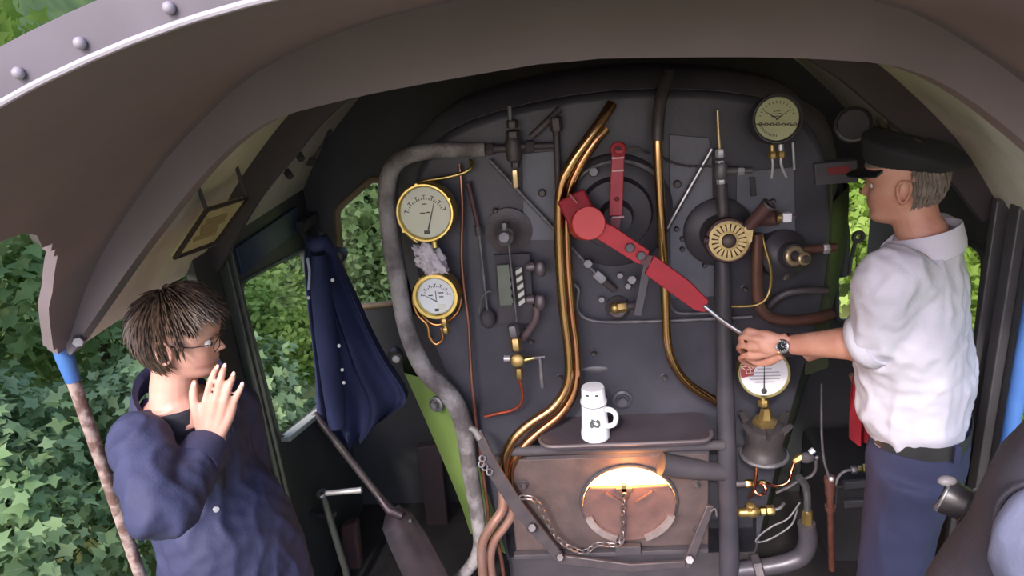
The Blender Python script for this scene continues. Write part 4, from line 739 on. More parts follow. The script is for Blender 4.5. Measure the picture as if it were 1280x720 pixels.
def chain(name, label, L, ln, r, mat):
    P = spline(PX(L), 10); D_ = [0]
    for i in range(1, len(P)): D_.append(D_[-1]+(P[i]-P[i-1]).length)
    def at(t_): return V([float(np.interp(t_, D_, [p[k] for p in P])) for k in range(3)])
    n_ = int(D_[-1]/(ln*.78)); b = B(); st_ = D_[-1]/n_
    for i in range(n_):
        a, c = at(i*st_), at((i+1)*st_); d = (c-a).normalized(); m = (a+c)/2; f = V((0, -1, 0)); f = (f-d*f.dot(d)).normalized(); sd_ = d.cross(f)
        q = (sd_ if i % 2 else (sd_*.5+f*.87)); h, wd = ln/2-ln*.26, ln*.26
        loop = [m+d*h*sx_+(d*math.cos(an)+q*math.sin(an))*wd for sx_, a0 in ((1, -90), (-1, 90)) for an in [math.radians(a0+k*36) for k in range(6)]]
        b.tube(loop, r, 6, closed=True)
    o = obj(name, b, mat); return tag(o, label, 'chain')
chain('firehole_chain', 'sagging steel chain from the firehole lever to the flap latch', [(650, 622, -.215), (664, 622, -.22), (674, 632, -.22), (684, 652, -.22), (698, 674, -.22), (716, 686, -.22), (732, 690, -.22), (746, 680, -.22), (760, 681, -.22), (775, 680, -.22), (778, 668, -.20), (779, 640, -.195), (780, 618, -.19)], .030, .0032, M('chain_steel', (128, 120, 118), .4, .8))
chain('thin_chain', 'thin dark chain strung from the right brass pipe across the grey plate', [(826, 195, -.10), (838, 202, -.04), (855, 207, -.03), (872, 208, -.035), (890, 208, -.05)], .014, .0017, IRON)

# ------------------------------------------------------------------ left side: shovel, brake, jacket, notice, handrails
ts = thing('fireman_shovel', 'long-handled coal shovel leaning with its blade down beside the green boiler side', 'shovel', A(530, 720, -.12))
h0, h1 = A(393, 518, .18), A(488, 638, -.10); 
obj('handle', B().tube([h0, h0.lerp(h1, .5), h1], [.017, .016, .015], 14), M('shovel_handle', (70, 62, 60), .45, .1, (96, 88, 84), 6), ts)
ctr = [A(494, 634, -.10), A(503, 645, -.11), A(516, 668, -.13), (A(532, 700, -.15)), A(552, 742, -.17)]; hw = [.045, .085, .10, .105, .105]
rows = []
for i, (c, k) in enumerate(zip(ctr, hw)):
    t_ = (ctr[min(i+1, 4)]-ctr[max(i-1, 0)]).normalized(); sd_ = V((.93, -.25, .3)); sd_ = (sd_-t_*sd_.dot(t_)).normalized(); nn = sd_.cross(t_); nn = nn if nn.y < 0 else -nn
    rw = [c+sd_*k*q+nn*(.055*abs(q)**2.2-.01)*(1 if i else .6) for q in np.linspace(-1, 1, 11)]; rows.append(rw+[p-nn*.005 for p in rw[::-1]])
rr = [[a.lerp(b_, j/4) for a, b_ in zip(rows[i], rows[i+1])] for i in range(4) for j in range(4)]+[rows[-1]]
obj('blade', B().rings(rr), M('shovel_blade', (78, 68, 72), .35, .6, (98, 86, 88), 8, .1, 40), ts, ang=50)
obj('socket', B().tube([h0.lerp(h1, .86), h1, ctr[1]], [.017, .022, .018], 14), M('shovel_blade', ()), ts); obj('rivet', B().ball(A(513, 651, -.135), .009, 10, 6), DULLSTEEL, ts)
tb = thing('hand_brake', 'dark upright brake column with a bright bar handle, left of the shovel blade', 'brake', A(436, 740, -.05)); Y = -.05
obj('column', B().tube(PX([(404, 620, Y), (416, 660, Y), (432, 712, Y), (440, 745, Y)]), .015, 12), M('brake_column', (76, 78, 72), .5), tb); obj('handle_bar', B().tube(PX([(408, 616.5, Y), (452, 612.5, Y)]), [.011, .013], 12), M('handle_pale', (206, 204, 198), .35, .4), tb)
obj('hub', B().torus(A(402, 617, Y), (0, -.4, 1), .016, .009, 18, 8), STEEL, tb); obj('bracket', B().bar(A(392, 640, Y+.05), A(418, 644, Y+.02), .03, .02, (0, 0, 1)), IRON, tb)
tag(obj('wooden_board', B().prism(PX([(424, 660, .12), (446, 655, .12), (452, 725, .12), (428, 730, .12)]), (0, .06, 0)), M('sack_brown', (78, 52, 48), .9, 0, (62, 44, 42), 8), bevel=.015), 'dull brown upright board low in the shade between brake column and shovel', 'board')
tag(obj('storage_box', B().prism(PX([(520, 560, .42), (550, 556, .42), (562, 672, .42), (536, 676, .42)]), (0, .05, 0)), M('locker_maroon', (42, 31, 35), .8), bevel=.006), 'dark maroon box in the shadow between jacket and green boiler side', 'box')
tl = thing('oil_lamp', 'round pale metal lamp just right of the hanging jacket hem', 'lamp', A(497, 462, .35)); c = A(495, 446, .3)
obj('body', B().lathe([(.032, -.05), (.036, -.01), (.034, .02), (.026, .03), (.02, .02), (0, .02)], c, (.3, -1, .1), 22), M('lamp_dark', (84, 82, 80), .4, .4), tl); obj('lens', B().ball(c+V((.006, -.025, .0)), (.018, .008, .018)), M('lamp_lens', (170, 168, 166), .2), tl)
# jacket on a hook
tj = thing('hanging_jacket', 'navy work jacket hanging by its collar from a hook beside the front window', 'jacket', A(440, 545, .15))
Lp = [(386, 296), (383, 320), (385, 350), (389, 390), (394, 430), (398, 470), (400, 512), (412, 538), (430, 546)]
Rp = [(406, 294), (416, 312), (428, 336), (446, 372), (464, 410), (484, 446), (511, 488), (496, 506), (472, 522)]
ls, rs = spline([V((x, y, 0)) for x, y in Lp], 4), spline([V((x, y, 0)) for x, y in Rp], 4); rows = []
for i, (l, r) in enumerate(zip(ls, rs)):
    v = i/(len(ls)-1); rw = []
    for j in range(41):
        q = j/40; x, y = l.x+(r.x-l.x)*q, l.y+(r.y-l.y)*q+ (10*math.sin(q*math.pi)*v if v > .8 else 0)
        d = .012+.028*v; rw.append(A(x, y, .24+.05*q)+V((0, -.02-.055*math.sin(math.pi*q)-d*math.sin(q*19+v*1.5)-.012*math.sin(q*41-v*3+1)*v, 0)))
    rows.append(rw+[p+V((0, .05, 0)) for p in rw[::-1]])
NAVYJ = M('jacket_navy', (38, 44, 78), .8, 0, (50, 56, 92), 5, .15, 90)
obj('cloth', B().rings(rows), NAVYJ, tj, ang=75)
obj('sleeve', B().tube(PX([(398, 318, .14), (401, 360, .13), (408, 420, .12), (416, 480, .12), (422, 530, .13)]), [.035, .05, .058, .058, .05], 18, sm=4, flat=((1, 0, 0), .75)), NAVYJ, tj)
obj('collar', B().tube(PX([(386, 300, .18), (394, 306, .13), (406, 304, .16), (416, 316, .2)]), [.02, .03, .03, .02], 12, sm=4), NAVYJ, tj)
for x, y in [(386, 372), (424, 432), (428, 462), (430, 478), (416, 350)]: obj('button', B().lathe([(.007, 0), (.007, .004), (0, .005)], A(x, y, .06), (0, -1, .1), 12), M('button_pale', (214, 212, 210), .4), tj)
obj('label_edge', B().tube(PX([(384, 322, .12), (387, 340, .11), (386, 362, .12)]), .006, 8, sm=3), M('lining_pale', (178, 184, 206), .7), tj)
th = thing('coat_hook', 'dark coat hook under the roof above the hanging navy jacket', 'hook', A(388, 290, .25)); obj('hook', B().tube(PX([(380, 278, .32), (378, 290, .25), (384, 300, .2), (396, 302, .18), (402, 290, .18)]), .009, 10, sm=4), SOOT, th); obj('plate', B().box(A(382, 277, .5), .03, .09, .02), SOOT, th)
tag(obj('round_bracket', B().lathe([(.035, -.02), (.035, .02), (.024, .035), (0, .035)], A(424, 318, .585), (.0, -1, .0), 20), SOOT), 'small round black bracket beside the front window behind the jacket shoulder', 'bracket')
# notice
q = PX([(262, 258, -.40), (308, 247, -.08), (262, 306, -.10), (218, 322, -.40)])
q = [AX(258, 262, -.99), AX(308, 247, -.99), AX(268, 304, -1.03), AX(218, 322, -1.03)]
cn = sum(q, V())/4; e1 = ((q[1]-q[0])+(q[2]-q[3]))/4; e2 = ((q[0]-q[3])+(q[1]-q[2]))/4; nn = e1.cross(e2).normalized(); nn = nn if nn.dot(EYE-cn) > 0 else -nn
tn = thing('framed_notice', 'yellowed card notice in a dark frame fixed under the roof by the left window', 'notice', cn-e2)
b = B(); b.add([q[0]-nn*.012, q[1]-nn*.012, q[2]-nn*.012, q[3]-nn*.012]+q, [[3, 2, 1, 0], [4, 5, 6, 7], [0, 1, 5, 4], [1, 2, 6, 5], [2, 3, 7, 6], [3, 0, 4, 7]])
obj('card', b, M('notice_card', (196, 186, 140), .6, 0, (176, 164, 118), 14), tn)
for p in (q[0], q[1]): obj('hanger', B().cyl(p, V((p.x-.01, p.y, tz(p.x)+.004)), .006, 8), SOOT, tn)
b = B(); b.tube([p+nn*.002 for p in q], .007, 6, closed=True); obj('frame', b, M('notice_frame', (66, 54, 50), .5), tn)
for i, (v0, l0) in enumerate([(.35, .7), (.1, .8), (-.15, .6), (-.4, .75)]):
    a = cn+e2*v0-e1*l0*.8+nn*.0015; c = cn+e2*v0+e1*(l0*.7)+nn*.0015; obj('stain_mark', B().bar(a, c, .012, .001, nn), M('notice_stain', (148, 132, 92), .7), tn)
# handrails
tr = thing('handrail_pole', 'worn white and brown vertical handrail pole with blue painted top, far left', 'handrail', AX(200, 800, -1.25))
pt, pb = AX(66, 404, -1.25), AX(196, 770, -1.25); pk = pt.lerp(pb, .17)
obj('blue_top', B().tube([pt, pt.lerp(pb, .1), pk], [.020, .021, .017], 14), BLUE, tr); obj('pole', B().cyl(pk, pb.lerp(pt, -.9) if False else V((pb.x, pb.y, 0)), .0155, 14), M('worn_pole', (150, 132, 124), .7, 0, (98, 74, 66), 34, .4, 60, lo=.42, hi=.58), tr)
obj('top_bracket', B().prism([AX(66, 400, -1.25), AX(84, 398, -1.22), AX(100, 430, -1.2), AX(88, 444, -1.22), AX(76, 436, -1.25)], (0, .03, 0)), M('roof_grey_brown', ()), tr); obj('bolt', B().nut(AX(99, 424, -1.19), AX(99, 424, -1.19)+V((.01, -.02, 0)), .014), STEEL, tr)
tr = thing('handrail_pole', 'blue painted vertical handrail at the right edge of the cab opening', 'handrail', (1.245, -.53, 0))
obj('pole', B().tube([V((1.245, -.53, 0)), V((1.245, -.53, 1.66))], .022, 14), M('bright_blue', (62, 102, 164), .4, 0, (76, 116, 176), 8), tr); obj('foot', B().box((1.245, -.53, .02), .04, .04, .02), SOOT, tr)
# roof hardware
t = thing('roof_latch', 'black roof hatch latch with short hanging chain under the left of the roof', 'latch', V((-.93, -.02, 1.9)))
def roofpt(x, y):      # where the sight line meets the roof's inner skin
    d = (A(x, y, 0)-EYE).normalized(); p = EYE.copy()
    for i in range(4000):
        p = EYE+d*(i*.001+.3)
        if p.z > 1.6 and (p.z > tz(p.x) or abs(p.x) > 1.24) and p.y > -1: break
    return p-d*.012
obj('plate', B().tube([roofpt(392, 200), roofpt(405, 178), roofpt(412, 163)], [.016, .008, .012], 8), IRON, t); obj('catch', B().ball(roofpt(390, 198)-V((0, .02, .01)), (.03, .02, .018), 12, 8), SOOT, t); obj('catch', B().ball(roofpt(428, 186), (.02, .02, .014), 12, 8), SOOT, t)
P_ = [roofpt(396, 196)-V((0, .03, 0)), roofpt(404, 203)-V((0, .03, .02)), roofpt(416, 206)-V((0, .03, .01))]
b = B()
for i in range(9):
    v = i/8; m = P_[0].lerp(P_[1], v*2) if v < .5 else P_[1].lerp(P_[2], v*2-1); b.torus(m, V((math.sin(i*1.6), math.cos(i*1.6), .4)), .009, .003, 10, 5)
obj('chain', b, IRON, t)
for x, y in [(372, 192), (358, 214)]: tag(obj('roof_bolt', B().nut(roofpt(x, y), roofpt(x, y)-V((-.02, .02, .02)), .016), SOOT), 'black roof bolt on the pale left roof panel, '+('nearer the latch' if x == 372 else 'lower and farther from the latch'), 'bolt', 'bolts under the left roof')
t = thing('crumpled_foil', 'shiny crumpled silvery wrapping tucked under the roof above the driver’s cap', 'wrapping', roofpt(1118, 165))
b = B(); b.ball((0, 0, 0), 1, 26, 18); c = roofpt(1118, 158)-V((0, .05, .02))
for i, p in enumerate(b.v): b.v[i] = c+V((p.x*.075+p.z*.02, p.y*.04, p.z*.035-p.x*.035))*(1+.6*noise.noise(p*2.6)+.25*noise.noise(p*7))
obj('foil', b, M('foil', (150, 138, 128), .3, .8, (92, 80, 72), 26), t, ang=20)
t = thing('folded_cloth', 'pale grey folded cloth stuffed under the roof right of the shiny wrapping', 'cloth', roofpt(1150, 195))
b = B(); b.ball((0, 0, 0), 1, 26, 18); c = roofpt(1146, 190)-V((0, .06, .02))
for i, p in enumerate(b.v): b.v[i] = c+V((p.x*.085, p.y*.04, p.z*.03-p.x*.045))*(1+.4*noise.noise(p*2.1+V((5, 0, 0)))+.12*noise.noise(p*6))
obj('cloth', b, M('cloth_grey', (150, 150, 158), .8, 0, (130, 130, 138), 12), t, ang=40)
for x, y in [(1104, 138), (1134, 141), (1150, 158), (1162, 164)]: tag(obj('roof_bolt', B().ball(roofpt(x, y), (.018, .016, .012), 10, 7), SOOT), 'black lump of a roof bolt on the right roof, '+{1104: 'nearest the yellowed gauge', 1134: 'second from the yellowed gauge', 1150: 'third from the yellowed gauge', 1162: 'farthest from the yellowed gauge'}[x], 'bolt', 'bolts under the right roof')
# ------------------------------------------------------------------ people
ZT = [0, .008, .02, .03, .045, .06, .075, .09, .105, .12, .14, .16, .18, .20, .215, .227, .235]
FR = [.045, .074, .087, .089, .083, .088, .087, .083, .082, .082, .090, .091, .085, .070, .050, .026, 0]
BKH = [.02, .0, -.015, -.03, -.05, -.066, -.08, -.09, -.096, -.100, -.104, -.104, -.098, -.082, -.060, -.032, 0]
WD = [.022, .034, .046, .052, .058, .063, .066, .069, .072, .074, .077, .078, .074, .061, .045, .025, 0]
NOSE = ([.078, .084, .089, .094, .104, .116, .128, .138], [0, .014, .025, .029, .021, .012, .006, 0])
LIPS = ([.044, .050, .056, .0605, .065, .071, .077], [0, .001, .006, .000, .006, .001, 0])
class Head:
    def __init__(s, ear, f, up, k=1.0, side=-1):
        s.f = V(f).normalized(); s.l = V(up).cross(s.f).normalized(); s.u = s.f.cross(s.l); s.k = k
        s.O = V(ear)-(s.f*-.006+s.l*(side*.076)+s.u*.105)*k
    def P(s, x, y, z): return s.O+(s.f*x+s.l*y+s.u*z)*s.k
    def loc(s, th, z, off=0):
        fr, bk_, w = float(np.interp(z, ZT, FR)), float(np.interp(z, ZT, BKH)), float(np.interp(z, ZT, WD)); p = 2/2.25
        c, sn = math.cos(th), math.sin(th); mid = (fr+bk_)/2*.3 if z > .2 else 0
        x = mid+(fr-mid if c > 0 else mid-bk_)*math.copysign(abs(c)**p, c); y = w*math.copysign(abs(sn)**p, sn)
        if c > 0:
            x += np.interp(z, *NOSE)*math.exp(-(y/(.009+.006*max(0, 1-abs(z-.09)/.02)))**2)*(1)
            x += np.interp(z, *LIPS)*math.exp(-(y/.018)**2)
            for e in (-.031, .031): x -= .010*math.exp(-((y-e)/.014)**2-((z-.119)/.010)**2)
            x += .004*math.exp(-((abs(y)-.042)/.016)**2-((z-.092)/.016)**2)+.003*math.exp(-((abs(y)-.03)/.02)**2-((z-.138)/.007)**2)
        d = V((x, y, (z-.12)*.8)).normalized()*off
        return x+d.x, y+d.y, z+d.z
    def add(s, b):
        n, R = 72, []
        for z in list(np.linspace(.001, .2, 54))+list(np.linspace(.204, .2345, 12)):
            R.append([s.P(*s.loc(2*math.pi*j/n, z)) for j in range(n)])
        b.rings(R)
        for sd in (-1, 1):
            e = V((-.010, .074*sd, .103)); fx = V((1, .30*sd*-1, .1)).normalized()
            def E(a, h, o): return s.P(e.x+a*.92-o*.35, e.y+sd*(o+.008), e.z+h-a*.15)
            b.tube([E(.012, -.004, .0), E(.014, .014, .004), E(.008, .029, .008), E(-.006, .034, .012), E(-.018, .024, .014), E(-.018, .004, .013), E(-.010, -.016, .010), E(.002, -.028, .006), E(.009, -.020, .002), E(.011, -.008, .0)], .0050, 8, sm=3)
            b.ball(s.P(e.x-.002, e.y-.002*sd, e.z+.002), (.018*s.k, .008*s.k, .030*s.k), 14, 10, (s.f, s.l, s.u))
        return b
    def hair(s, b, keep, crown, n, L, wd, seed, lift=.004, swirl=.0, grav=.5):
        rg_ = random.Random(seed); cr = V(crown); cnt = 0
        C = V((-.006, 0, .13))
        while cnt < n:
            th, z = rg_.uniform(0, 2*math.pi), rg_.uniform(.05, .2345)
            if z > .2 and rg_.random() < (z-.2)*22: pass
            p = V(s.loc(th, z))
            if not keep(p): continue
            cnt += 1; ln = (L(p) if callable(L) else L)*rg_.uniform(.6, 1.25); pts = []; q = p.copy(); lf = rg_.uniform(.3, 1.4)*lift
            for k in range(6):
                nrm = (q-C).normalized(); d = q-cr; d = d-nrm*d.dot(nrm)
                if d.length < 1e-4: d = V((.01, .002, 0))
                d = d.normalized()+V((rg_.uniform(-.2, .2), rg_.uniform(-.2, .2)+swirl*(1 if q.y > 0 else -1), -grav))*.5; d = (d-nrm*d.dot(nrm)).normalized()
                pts.append(s.P(*(q+nrm*(lf*(.6+k*.5)+.003)))); q = q+d*ln/5
                # stay on the skull
                v = q-C; rr = math.sqrt((v.x/.100)**2+(v.y/.079)**2+(v.z/.106)**2); q = C+v/max(rr, 1e-3)*1.0 if rr < 1 else q
            b.tube(pts, [wd*.7*s.k, wd*s.k, wd*s.k, wd*.8*s.k, wd*.5*s.k, wd*.1*s.k], 4)
        return b
    def cap_shell(s, b, keep, off):
        n, m = 72, 50; zs = list(np.linspace(.05, .2345, m)); v, ok = [], []
        for z in zs:
            for j in range(n): th = 2*math.pi*j/n; q = V(s.loc(th, z)); ok.append(keep(q)); v.append(s.P(*s.loc(th, z, off)))
        f = [[i*n+j, i*n+(j+1) % n, (i+1)*n+(j+1) % n, (i+1)*n+j] for i in range(m-1) for j in range(n) if all(ok[k] for k in (i*n+j, i*n+(j+1) % n, (i+1)*n+(j+1) % n, (i+1)*n+j))]
        f.append([(m-1)*n+j for j in range(n)]); b.add(v, f); return b
def ring(c, w, d, n=28, p=2.4):
    return [V(c)+V(w)*math.copysign(abs(math.cos(a))**(2/p), math.cos(a))+V(d)*math.copysign(abs(math.sin(a))**(2/p), math.sin(a)) for a in [2*math.pi*j/n for j in range(n)]]
def torso(b, rows, l, f, k=5):
    """rows: centre, half width, half depth; l = left, f = forward"""
    l, f = V(l).normalized(), V(f).normalized(); cs = spline([V(r[0]) for r in rows], k); m = len(cs)
    t = np.linspace(0, len(rows)-1, m); ws = np.interp(t, range(len(rows)), [r[1] for r in rows]); ds = np.interp(t, range(len(rows)), [r[2] for r in rows])
    b.rings([ring(c, l*w, f*d) for c, w, d in zip(cs, ws, ds)]); return b
def folds(seed, amp, sc=9):
    o = V((seed, seed*2.3, seed*.7))
    def d(p):
        q = V((p.x*sc, p.y*sc, p.z*sc*.45)); a = 1-abs(noise.noise(q+o)); return amp*(a*a*a-.35)+amp*.5*noise.noise(p*sc*2.1+o)
    return d
SKIN = M('skin_fair', (208, 160, 142), .5, 0, (196, 144, 126), 20, .05, 120); SKIN2 = M('skin_tanned', (192, 142, 122), .5, 0, (176, 120, 102), 18, .06, 120)
NAILM = M('fingernail', (236, 204, 190), .35)
def fingers(b, L, k=1.0):
    for P_, r in L: b.tube(spline(P_, 5), [r*k, r*.98*k, r*.92*k, r*.86*k, r*.62*k], 12); b.ball(P_[-1], r*.66*k, 10, 8)
# ---- the man in overalls at the left
f1 = V((.96, .15, -.25)).normalized()
H1 = Head(AX(211, 440, -1.0), f1, (.06, -.05, 1), .98)
fx = V((.86, -.50, 0)).normalized(); lx = V((.50, .86, 0)).normalized()
nb = H1.P(-.02, 0, -.055)                 # base of the neck
p1 = thing('person', 'dark-haired person in navy overalls at the left, hand raised to the mouth, wearing glasses', 'person', (nb.x, nb.y, 0))
SH = A(178, 556, -1.08); EL = A(203, 640, -1.21); WR = A(263, 556, -.985); tb1 = nb+V((-.06, .07, 0))
b = B(); H1.add(b)
b.tube([H1.P(-.018, 0, .07), H1.P(-.02, 0, .0), nb, nb-V((0, 0, .08))], [.054, .054, .060, .085], 20, sm=4)
hip = V((nb.x-.01, nb.y+.05, .88))
torso(b, [(hip-V((0, 0, .1)), .15, .10), (hip, .16, .11), (hip+V((0, 0, .18)), .14, .10), (tb1-V((0, 0, .22)), .14, .10), (nb-V((.03, -.03, .08)), .13, .08), (nb-V((0, 0, .02)), .08, .06)], lx, fx)
b.tube([nb-lx*.12-V((0, 0, .07)), SH, EL, WR], [.05, .048, .040, .029], 16, sm=6)
SL = nb+lx*.165+V((-.05, .05, -.16)); EL2 = SL+V((-.02, .03, -.29)); WR2 = EL2+V((-.0, .03, -.24)); b.tube([nb+lx*.08-V((.02, 0, .09)), SL, EL2, WR2], [.05, .048, .04, .028], 16, sm=6)
b.tube([WR2, WR2+V((.02, 0, -.08)), WR2+V((.03, 0, -.16))], [.03, .036, .02], 12, sm=3)
for q in (-1, 1): b.tube([hip+lx*.09*q-V((0, 0, .05)), hip+lx*.11*q+fx*.03+V((0, 0, .47-.88)), V((hip.x+.02, hip.y, .06))+lx*.12*q], [.085, .058, .042], 16, sm=5); b.ball(V((hip.x+.07, hip.y+.01, .042))+lx*.12*q, (.12, .045, .042))
# raised right hand, back of the hand towards us
def HP_(x, y, d): return A(x, y, -.985+d)
wr = HP_(264, 556, .0)
Kn = [HP_(258, 499, -.005), HP_(270, 497, -.012), HP_(281, 500, -.010), HP_(291, 506, -.002)]
for K, wo in zip(Kn, [(256, 552), (262, 551), (268, 551), (275, 551)]): b.tube([HP_(wo[0], wo[1]+6, .004), HP_(wo[0]*.5+.5*K.x*0+wo[0]*.5, wo[1]-8, -.004), K.lerp(HP_(wo[0], wo[1], 0), .35), K], [.017, .016, .0145, .0115], 12, sm=3)
b.ball(HP_(269, 524, .004), (.034, .016, .046), 16, 12, (CR, _f, CU))
TIPS = []
for pts in [[(258, 499, -.005), (263, 479, .0), (268, 466, .012), (272, 458, .024)], [(270, 497, -.012), (275, 476, -.004), (279, 464, .008), (281, 457, .02)], [(281, 500, -.010), (286, 483, -.004), (290, 474, .006), (292, 467, .016)], [(291, 506, -.002), (297, 493, .003), (301, 485, .008), (303, 479, .014)]]:
    Q = [HP_(*p) for p in pts]; fingers(b, [(Q, .0098 if pts[0][0] != 291 else .0086)]); TIPS.append(Q)
TQ = [HP_(254, 538, .0), HP_(248, 520, -.004), HP_(243, 503, -.002), HP_(242, 489, .004), HP_(243, 478, .008)]
b.tube(spline(TQ, 4), [.017, .016, .0122, .0112, .0075], 12); b.ball(TQ[-1], .0076, 10, 8); TIPS.append(TQ)
obj('body', remesh(b, .0042, 4), SKIN, p1, ang=180)
for Q in TIPS:
    t_ = (Q[-1]-Q[-2]).normalized(); nn = (EYE-Q[-1]); nn = (nn-t_*nn.dot(t_)).normalized(); sd_ = t_.cross(nn); obj('fingernail', B().ball(Q[-1]+nn*.0058-t_*.002, (.0045, .0065, .0022), 10, 6, (sd_, t_, nn)), NAILM, p1)
def keep1(p): return (p.z > .196 and p.x > .03) or (p.z > .163 and -.02 < p.x <= .05) or (p.z > .112 and .008 < p.x < .022 and abs(p.y) > .05 and p.z < .16) or (p.z > (.070 if p.x < -.035 else .10) and p.x <= -.018)
hb = B(); H1.cap_shell(hb, keep1, .010); H1.hair(hb, keep1, (-.055, .02, .225), 1700, lambda p: .017 if p.x > -.02 and p.z < .19 else .022 if p.x > .03 else .055, .0028, 4, .006, 0, .35)
H1.hair(hb, lambda p: p.z > .192 and p.x > .02, (-.06, 0, .20), 200, .034, .0028, 9, .007, 0, .4)
HAIR = M('brown_hair', (52, 40, 34), .5, 0, (92, 74, 60), 60, spec=.4); obj('hair', hb, HAIR, p1)
DARKFR = M('spectacle_black', (24, 22, 24), .7)
gg = B()
for sd in (-1, 1):
    cc = [H1.P(.097-abs(y)*.25+.004, sd*(.032+y), .117+z) for y, z in [(-.021, .012), (.021, .013), (.026, .004), (.022, -.012), (-.014, -.013), (-.022, -.004)]]; gg.tube(cc, .0013, 6, closed=True)
    gg.tube([H1.P(.083, sd*.058, .126), H1.P(.05, sd*.077, .124), H1.P(-.005, sd*.082, .122)], .0016, 6)
gg.tube([H1.P(.106, -.010, .122), H1.P(.110, 0, .124), H1.P(.106, .010, .122)], .0013, 6, sm=3); obj('glasses', gg, DARKFR, p1)
for sd in (-1, 1):
    obj('eyebrow', B().tube([H1.P(.098, sd*.016, .137), H1.P(.096, sd*.032, .141), H1.P(.083, sd*.048, .136)], [.003, .004, .002], 8, sm=3), HAIR, p1); obj('eye', B().ball(H1.P(.0700, sd*.031, .118), .0115, 14, 10), M('eye_white', (225, 220, 216), .3), p1); obj('iris', B().ball(H1.P(.0795, sd*.031, .115), .0052, 10, 8), M('iris_dark', (52, 40, 34), .3), p1)
NAVY = M('overall_navy', (47, 51, 82), .75, 0, (41, 44, 72), 6, .12, 120)
b = B()
torso(b, [(hip+fx*.02-V((0, 0, .34)), .205, .185), (hip+fx*.02, .20, .175), (hip+fx*.02+V((0, 0, .2)), .175, .15), (tb1-V((0, 0, .30)), .165, .14), (tb1+V((.02, -.02, -.16)), .165, .12), (nb-V((.03, -.03, .09)), .122, .085), (nb-fx*.03-V((0, 0, .02)), .082, .055)], lx, fx)
cuffp = WR.lerp(EL, .10)
b.tube([nb-lx*.13-V((0, 0, .09)), SH, EL+(EL-WR).normalized()*.01, EL.lerp(WR, .5)-V((0, 0, .006)), cuffp], [.068, .072, .066, .058, .054], 20, sm=6)
b.tube([nb+lx*.10-V((.02, 0, .12)), SL, EL2, WR2], [.065, .072, .062, .054], 18, sm=6)
me = remesh(b, .009, 7, folds(2, .009, 15)); jk = obj('overall_jacket', me, NAVY, p1, ang=180)
cd_ = (cuffp-EL).normalized(); obj('cuff', B().lathe([(.050, -.055), (.059, -.055), (.061, .006), (.058, .012), (.050, .010)], cuffp, cd_, 28), NAVY, p1)
def collar(p, nb, lx, fx, lift, r, mat, open_a=.5, dep=.055, name='collar', drop=.05):
    rows = []
    for i in range(33):
        a = open_a+(2*math.pi-2*open_a)*i/32; d = fx*math.cos(a)+lx*math.sin(a)*1.12; k = abs(i-16)/16
        base = nb+d*(r-.006)+V((0, 0, lift-drop*k**1.6)); out = d*(.024+.02*k*k)
        rows.append([base, base+out*.35+V((0, 0, .022*(1-.6*k))), base+out+V((0, 0, -dep*.6)), base+out*1.1+V((0, 0, -dep-.02*k)), base+out*.95+V((0, 0, -dep-.02*k)), base+out*.7+V((0, 0, -dep*.5))])
    return obj(name, B().rings(rows), mat, p, ang=60)
collar(p1, nb-fx*.014, lx, fx, .034, .078, NAVY, .75, .05, drop=.12)
b = B(); torso(b, [(tb1+fx*.075-V((0, 0, .30)), .02, .07), (tb1+fx*.075-V((0, 0, .17)), .06, .072), (nb+fx*.015-V((.01, -.01, .09)), .09, .080), (nb+fx*.002-V((0, 0, .03)), .074, .068)], lx, fx); obj('shirt', b, M('tee_dark', (34, 36, 46), .8), p1, ang=180)
for i, z in enumerate((.20, .33, .46)): obj('button', B().lathe([(.008, 0), (.008, .005), (0, .006)], tb1+fx*(.148+.012*i)-lx*(.045)-V((0, 0, z)), (fx-lx*.35), 12), M('button_pale', ()), p1)
b = B()
for q in (-1, 1): b.tube([hip+lx*.09*q-V((0, 0, .1)), hip+lx*.11*q+fx*.03-V((0, 0, .42)), V((hip.x+.02, hip.y, .09))+lx*.12*q], [.12, .095, .085], 18, sm=5)
obj('trousers', remesh(b, .012, 3, folds(5, .008)), NAVY, p1, ang=180)
for q in (-1, 1): obj('boot', B().ball(V((hip.x+.075, hip.y+.01, .05))+lx*.12*q, (.135, .055, .05), 18, 12), INK, p1)
vp = thing('vape_pen', 'small dark pen held between the fingers at the mouth of the person in overalls', 'pen', TIPS[0][-1])
m0 = H1.P(.093, -.008, .060); m1 = TIPS[1][-1].lerp(TIPS[0][-1], .5)+V((0, .008, -.008)); obj('barrel', B().cyl(m0.lerp(m1, .25), m1+(m1-m0)*.15, .0048), M('pen_navy', (40, 44, 72), .3), vp); obj('tip', B().cyl(m0, m0.lerp(m1, .26), .0036), STEEL, vp)

# ---- the driver in a white shirt at the right
f2 = V((-.86, .50, -.12)).normalized()
H2 = Head(A(1126, 240, -.55), f2, (-.06, .02, 1), 1.0, side=1)
fx2 = V((-.84, .54, 0)).normalized(); lx2 = V((0, 0, 1)).cross(fx2)
nb2 = H2.P(-.045, 0, -.045)
p2 = thing('person', 'capped driver in white shirt and navy trousers at the right, gripping the red lever’s rod', 'person', (nb2.x+.06, nb2.y, 0))
hip2 = A(1150, 530, -.5)
W2 = A(988, 431, -.44); E2 = A(1092, 428, -.60); S2 = A(1112, 345, -.66)
b = B(); H2.add(b); b.tube([H2.P(-.022, 0, .075), H2.P(-.03, 0, .0), nb2, nb2-V((0, 0, .08))], [.058, .060, .066, .09], 20, sm=4)
torso(b, [(hip2-V((0, 0, .12)), .15, .11), (hip2, .155, .115), (hip2+V((0, 0, .2)), .16, .12), (nb2-V((0, 0, .2)), .16, .11), (nb2-V((0, 0, .07)), .15, .08), (nb2, .08, .06)], lx2, fx2)
